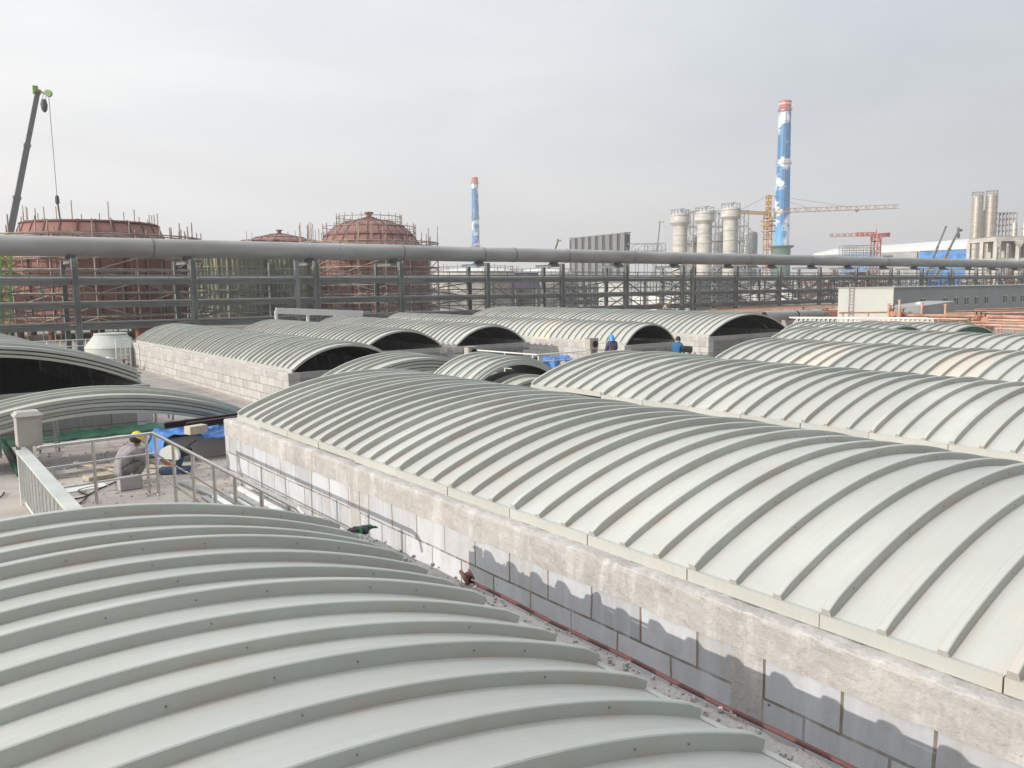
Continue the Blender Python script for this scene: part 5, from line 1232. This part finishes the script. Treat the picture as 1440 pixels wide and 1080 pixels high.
# ------------------------------------------------------------------ people
def person(label, loc, face, pose, mats, helmet='helmet', scale=1.0):
    """body grown as one skinned surface over a posed skeleton; local +Y is where the person faces"""
    J, E = {}, []
    def j(n, p, r, reg): J[n] = (Vector(p), r, reg)
    def e(*ns):
        for a, b in zip(ns[:-1], ns[1:]): E.append((a, b))
    p = pose
    j('pelvis', p['pelvis'], (.17, .15), 1); j('spine', p['spine'], (.18, .15), 0); j('chest', p['chest'], (.20, .16), 0)
    j('neck', p['neck'], (.062, .062), 2); h = Vector(p['head']); fw = Vector(p.get('look', (0, 1, -.2))).normalized(); up = Vector(p.get('hup', (0, .2, 1))).normalized()
    up = (up-fw*up.dot(fw)).normalized(); rt = fw.cross(up)
    j('jaw', h-up*.07+fw*.02, (.068, .075), 2); j('skull', h+up*.02, (.082, .098), 2); j('crown', h+up*.10, (.06, .07), 2)
    j('nose', h+fw*.118-up*.01, (.014, .014), 2)
    e('pelvis', 'spine', 'chest', 'neck', 'jaw', 'skull', 'crown'); e('skull', 'nose')
    for s, k in ((-1, 'l'), (1, 'r')):
        j('ear'+k, h+rt*(s*.098)-fw*.01, (.018, .016), 2); e('skull', 'ear'+k)
        sh, el, wr, ha = [Vector(q) for q in p['arm'+k]]
        j('sh'+k, sh, (.095, .095), 0); j('el'+k, el, (.074, .074), 0); j('wr'+k, wr, (.05, .05), 0)
        d = (ha-wr).normalized(); side = d.cross(Vector((0, 0, 1))).normalized()*s
        pc = wr+d*.06; j('palm'+k, pc, (.036, .026), 2); j('knuck'+k, wr+d*.10, (.040, .020), 2)
        e('chest', 'sh'+k, 'el'+k, 'wr'+k, 'palm'+k, 'knuck'+k)
        nrm = side.cross(d)
        for f, (off, ln) in enumerate(((-.030, .062), (-.010, .075), (.010, .070), (.029, .056))):
            b0 = wr+d*.115+side*off; b1 = b0+d*ln*.5-nrm*.008*s; b2 = b0+d*ln*.85-Vector((0, 0, .028))
            j('fa%d' % f+k, b0, (.010, .010), 2); j('fb%d' % f+k, b1, (.0095, .0095), 2); j('fc%d' % f+k, b2, (.0075, .0075), 2)
            e('knuck'+k, 'fa%d' % f+k, 'fb%d' % f+k, 'fc%d' % f+k)
        t0 = pc-side*.048; t1 = t0-side*.022+d*.04; j('ta'+k, t0, (.012, .012), 2); j('tb'+k, t1, (.009, .009), 2); e('palm'+k, 'ta'+k, 'tb'+k)
        hp, kn, an, toe = [Vector(q) for q in p['leg'+k]]
        j('hp'+k, hp, (.125, .125), 1); j('kn'+k, kn, (.095, .095), 1); j('an'+k, an, (.07, .07), 1); j('to'+k, toe, (.042, .05), 3)
        j('he'+k, an+Vector((0, -.045, -.035)), (.045, .045), 3)
        e('pelvis', 'hp'+k, 'kn'+k, 'an'+k, 'to'+k); e('an'+k, 'he'+k)
    names = list(J); idx = {n: i for i, n in enumerate(names)}
    me = bpy.data.meshes.new('person'); me.from_pydata([J[n][0]*scale for n in names], [(idx[a], idx[b]) for a, b in E], [])
    ob = bpy.data.objects.new('person', me); col.objects.link(ob)
    sk = ob.modifiers.new('skin', 'SKIN'); sk.use_smooth_shade = True
    lay = me.skin_vertices[0].data if len(me.skin_vertices) else None
    if lay is None:
        bm = bmesh.new(); bm.from_mesh(me); bm.verts.layers.skin.verify(); bm.to_mesh(me); bm.free(); lay = me.skin_vertices[0].data
    for n in names: lay[idx[n]].radius = [r*scale for r in J[n][1]]; lay[idx[n]].use_root = (n == 'pelvis')
    sb = ob.modifiers.new('sub', 'SUBSURF'); sb.levels = 2; sb.render_levels = 2
    bpy.context.view_layer.update(); dg = bpy.context.evaluated_depsgraph_get()
    nm = bpy.data.meshes.new_from_object(ob.evaluated_get(dg)); ob.modifiers.clear(); ob.data = nm
    nm.materials.clear()
    for m in mats: nm.materials.append(M[m])
    segs = [(J[a][0]*scale, J[b][0]*scale, J[b][2], J[b][1][0]*scale) for a, b in E]
    for pl in nm.polygons:
        c = pl.center; best = (9, 0)
        for a, b, reg, r in segs:
            ab = b-a; s = max(0, min(1, (c-a).dot(ab)/max(1e-9, ab.length_squared))); dd = (c-(a+ab*s)).length-r*.6
            if dd < best[0]: best = (dd, reg)
        pl.material_index = best[1]; pl.use_smooth = True
    # wrinkles in the clothing
    import mathutils.noise as mn
    for v in nm.vertices:
        q = mn.noise(v.co*9)*.010+mn.noise(v.co*22)*.005
        v.co += v.normal*q*(1.0 if (v.co-h*scale).length > .2 else .0)
    nm.name = 'person'
    ob.location = loc; ob.rotation_euler = (0, 0, -atan2(face[0], face[1])); tag(ob, label, 'person')
    B = Matrix((rt, fw, up)).transposed()
    hc = h*scale
    def child(mb, name, mat, sm=50): 
        c = mb.build(name, M[mat], ob, sm, False); return c
    S3 = Matrix.Diagonal((.95, 1.12, 1)).to_3x3()
    if helmet in ('helmet', 'helmetb'):
        mb = MB().lathe([(.158, .045), (.16, .055), (.132, .062), (.130, .10), (.115, .15), (.075, .188), (.02, .2)], hc, 22, 0, True, B @ S3)
        mb.box(hc+B @ Vector((0, .185, .05)), (.17, .08, .012), B); mb.box(hc+B @ Vector((0, 0, .175)), (.03, .2, .05), B, 0, .7)
        child(mb, 'helmet', helmet)
        child(MB().lathe([(.075, -.06), (.104, -.02), (.108, .05), (.06, .06)], hc+B @ Vector((0, -.022, 0)), 16, 0, True, B @ S3), 'hair', 'darkcloth')
    if helmet == 'cap':
        child(MB().lathe([(.115, -.03), (.118, .03), (.10, .10), (.06, .15), (.02, .155)], hc+B @ Vector((0, -.02, 0)), 18, 0, True, B @ S3), 'cap', 'darkcloth')
    if helmet == 'hood':
        child(MB().lathe([(.13, -.16), (.135, -.08), (.132, .02), (.118, .10), (.08, .155), (.02, .175)], hc+B @ Vector((0, -.03, 0)), 20, 0, True, B @ S3), 'hood', 'helmetb')
    for s in (-1, 1):
        child(MB().lathe([(.002, -.009), (.009, -.004), (.009, .004), (.002, .009)], hc+B @ Vector((s*.033, .093, .012)), 8, 0, True, B), 'eye', 'black')
    child(MB().box(hc+B @ Vector((0, .089, -.062)), (.045, .01, .01), B), 'mouth', 'redd')
    return ob
SQ = dict(pelvis=(0, -.12, .33), spine=(0, -.05, .52), chest=(0, .10, .68), neck=(0, .21, .81), head=(0, .27, .90), look=(0, 1, -.7), hup=(0, .5, 1),
          arml=[(-.22, .13, .70), (-.29, .27, .48), (-.16, .45, .40), (-.12, .58, .34)], armr=[(.22, .13, .70), (.29, .30, .50), (.14, .48, .42), (.10, .60, .36)],
          legl=[(-.11, -.10, .30), (-.20, .34, .47), (-.17, .02, .10), (-.19, .20, .045)], legr=[(.11, -.10, .30), (.20, .36, .50), (.17, .05, .10), (.19, .24, .045)])
ST = dict(pelvis=(0, 0, .93), spine=(0, .01, 1.12), chest=(0, .02, 1.33), neck=(0, .05, 1.50), head=(0, .08, 1.60), look=(0, 1, -.35),
          arml=[(-.20, .02, 1.39), (-.26, .06, 1.10), (-.17, .30, 1.02), (-.13, .42, 1.0)], armr=[(.20, .02, 1.39), (.26, .08, 1.12), (.16, .31, 1.06), (.12, .42, 1.04)],
          legl=[(-.10, 0, .88), (-.12, .03, .48), (-.12, -.01, .09), (-.14, .14, .045)], legr=[(.10, 0, .88), (.12, .04, .48), (.12, .0, .09), (.14, .15, .045)])
def upright(f): return (FW.x*f[1]+RT0.x*f[0], FW.y*f[1]+RT0.y*f[0])
wp = onz(187, 681, 0)
person('worker in a yellow helmet and grey clothes crouching on the deck', (wp.x-.12, wp.y+.05, 0), upright((.60, .80)), SQ, ('clothg', 'clothd', 'skin', 'black'), 'helmet', .98)
w2 = foot(861, 36.5)
person('worker in a bright blue hood and dark jacket, back turned', w2, upright((-.35, .9)), ST, ('clothp', 'clothp', 'skin', 'black'), 'hood', 1.02)
w3 = foot(953.5, 36.0)
person('standing worker dressed all in blue beside the black drum', w3, upright((.5, .6)), ST, ('clothb', 'clothb', 'skin', 'black'), 'cap', .98)
w4 = onz(935, 440, 1.3)
person('tiny far off worker in a yellow helmet crouching on the orange boards', (w4.x, w4.y, 1.26), upright((.6, -.5)), SQ, ('wood', 'clothp', 'skin', 'black'), 'helmet', 1.05)
p = onz(944, 441, 1.3)
tag(MB().box((p.x, p.y, 1.5), (.9, .5, .45), Matrix.Rotation(.4, 3, 'Z'), 0, .7).build('tool_bag', M['black'], None, None, True, .08), 'black bag beside the tiny crouching worker on the orange boards', 'bag')

# ------------------------------------------------------------------ sky, sun, haze, camera
SUN = Vector((-1, .12, .36)).normalized()
sun = bpy.data.lights.new('sun', 'SUN'); sun.energy = 2.8; sun.angle = radians(.5); sun.color = (1.0, .93, .84)
so_ = bpy.data.objects.new('sun', sun); col.objects.link(so_); so_.rotation_euler = SUN.to_track_quat('Z', 'Y').to_euler(); so_.location = (-30, 0, 60)
w = bpy.data.worlds.new('World'); scn.world = w; w.use_nodes = True; t = w.node_tree
bg = t.nodes['Background']; bg.inputs['Strength'].default_value = .1
sky = N(t, 'ShaderNodeTexSky', sky_type='NISHITA'); sky.sun_disc = False
sky.sun_elevation = math.asin(SUN.z); sky.sun_rotation = atan2(SUN.x, SUN.y); sky.dust_density = 4; sky.air_density = 1.4; sky.ozone_density = 1
tc = N(t, 'ShaderNodeTexCoord'); dv = tc.outputs['Generated']
dp = N(t, 'ShaderNodeVectorMath', operation='DOT_PRODUCT'); dp.inputs[1].default_value = (-.62, .78, .10); t.links.new(dv, dp.inputs[0])
k = math_(t, 'MULTIPLY_ADD', dp.outputs['Value'], .5, .5)
veil = ramp(t, [(0, (.15, .165, .19)), (.22, (.22, .24, .27)), (.33, (.575, .605, .64)), (.80, (.885, .90, .915)), (1, (.97, .965, .95))], k)  # unseen sky behind the camera dimmed to darken the rib faces
sz = N(t, 'ShaderNodeSeparateXYZ'); t.links.new(dv, sz.inputs[0])
low = ramp(t, [(0, (1, 1, 1)), (.03, (.9,)*3), (.28, (0, 0, 0))], math_(t, 'ABSOLUTE', sz.outputs[2]))
v2 = mixc(t, math_(t, 'MULTIPLY', low, .75), veil, mixc(t, k, (.42, .42, .43), (.92, .885, .875)))
mp = N(t, 'ShaderNodeMapping'); mp.inputs['Scale'].default_value = (1.2, 1.2, 4.5); mp.inputs['Rotation'].default_value = (0, .12, .4); t.links.new(dv, mp.inputs[0])
cn = N(t, 'ShaderNodeTexNoise'); cn.inputs['Scale'].default_value = 1.7; cn.inputs['Detail'].default_value = 6; cn.inputs['Roughness'].default_value = .5; cn.inputs['Distortion'].default_value = .6
t.links.new(mp.outputs[0], cn.inputs['Vector'])
cl = ramp(t, [(.3, (.88, .90, .93)), (.7, (1.08, 1.075, 1.065))], cn.outputs[0])
v2 = mixc(t, 1.0, v2, ramp(t, [(.42, (1, 1, 1)), (.75, (2.0, 2.0, 2.0))], sz.outputs[2]), 'MULTIPLY')  # overhead sky out of frame brightened to add light on the roof crests
v3 = mixc(t, 1.0, v2, cl, 'MULTIPLY')
v10 = mixc(t, 1.0, v3, (10, 10, 10), 'MULTIPLY')
nx = N(t, 'ShaderNodeMix', data_type='RGBA'); nx.inputs[0].default_value = .86; t.links.new(sky.outputs[0], nx.inputs[6]); t.links.new(v10, nx.inputs[7])
t.links.new(nx.outputs[2], bg.inputs['Color'])

if HAZE:
    hm = bpy.data.materials.new('site_haze'); hm.use_nodes = True; t = hm.node_tree; t.nodes.clear()
    out = t.nodes.new('ShaderNodeOutputMaterial'); pv = t.nodes.new('ShaderNodeVolumePrincipled')
    pv.inputs['Color'].default_value = (.80, .80, .82, 1); pv.inputs['Density'].default_value = HAZE; pv.inputs['Anisotropy'].default_value = .2
    t.links.new(pv.outputs[0], out.inputs['Volume'])
    o = MB().span((-40, -30, -1.1), (700, 640, 108)).build('haze', hm); tag(o, kind='stuff')
cam = bpy.data.cameras.new('camera'); co = bpy.data.objects.new('camera', cam); col.objects.link(co); scn.camera = co
cam.sensor_width = 36; cam.lens = 36*F/1440; cam.clip_end = 6000; cam.clip_start = .05
co.matrix_world = Matrix.Translation(CAM) @ Matrix((RT, UP, -FW)).transposed().to_4x4()
scn.view_settings.view_transform = 'Standard'; scn.view_settings.look = 'None'; scn.view_settings.exposure = .2; scn.view_settings.gamma = 1
scn.cycles.max_bounces = 6; scn.cycles.volume_bounces = 1
scn.cycles.volume_step_rate = 4
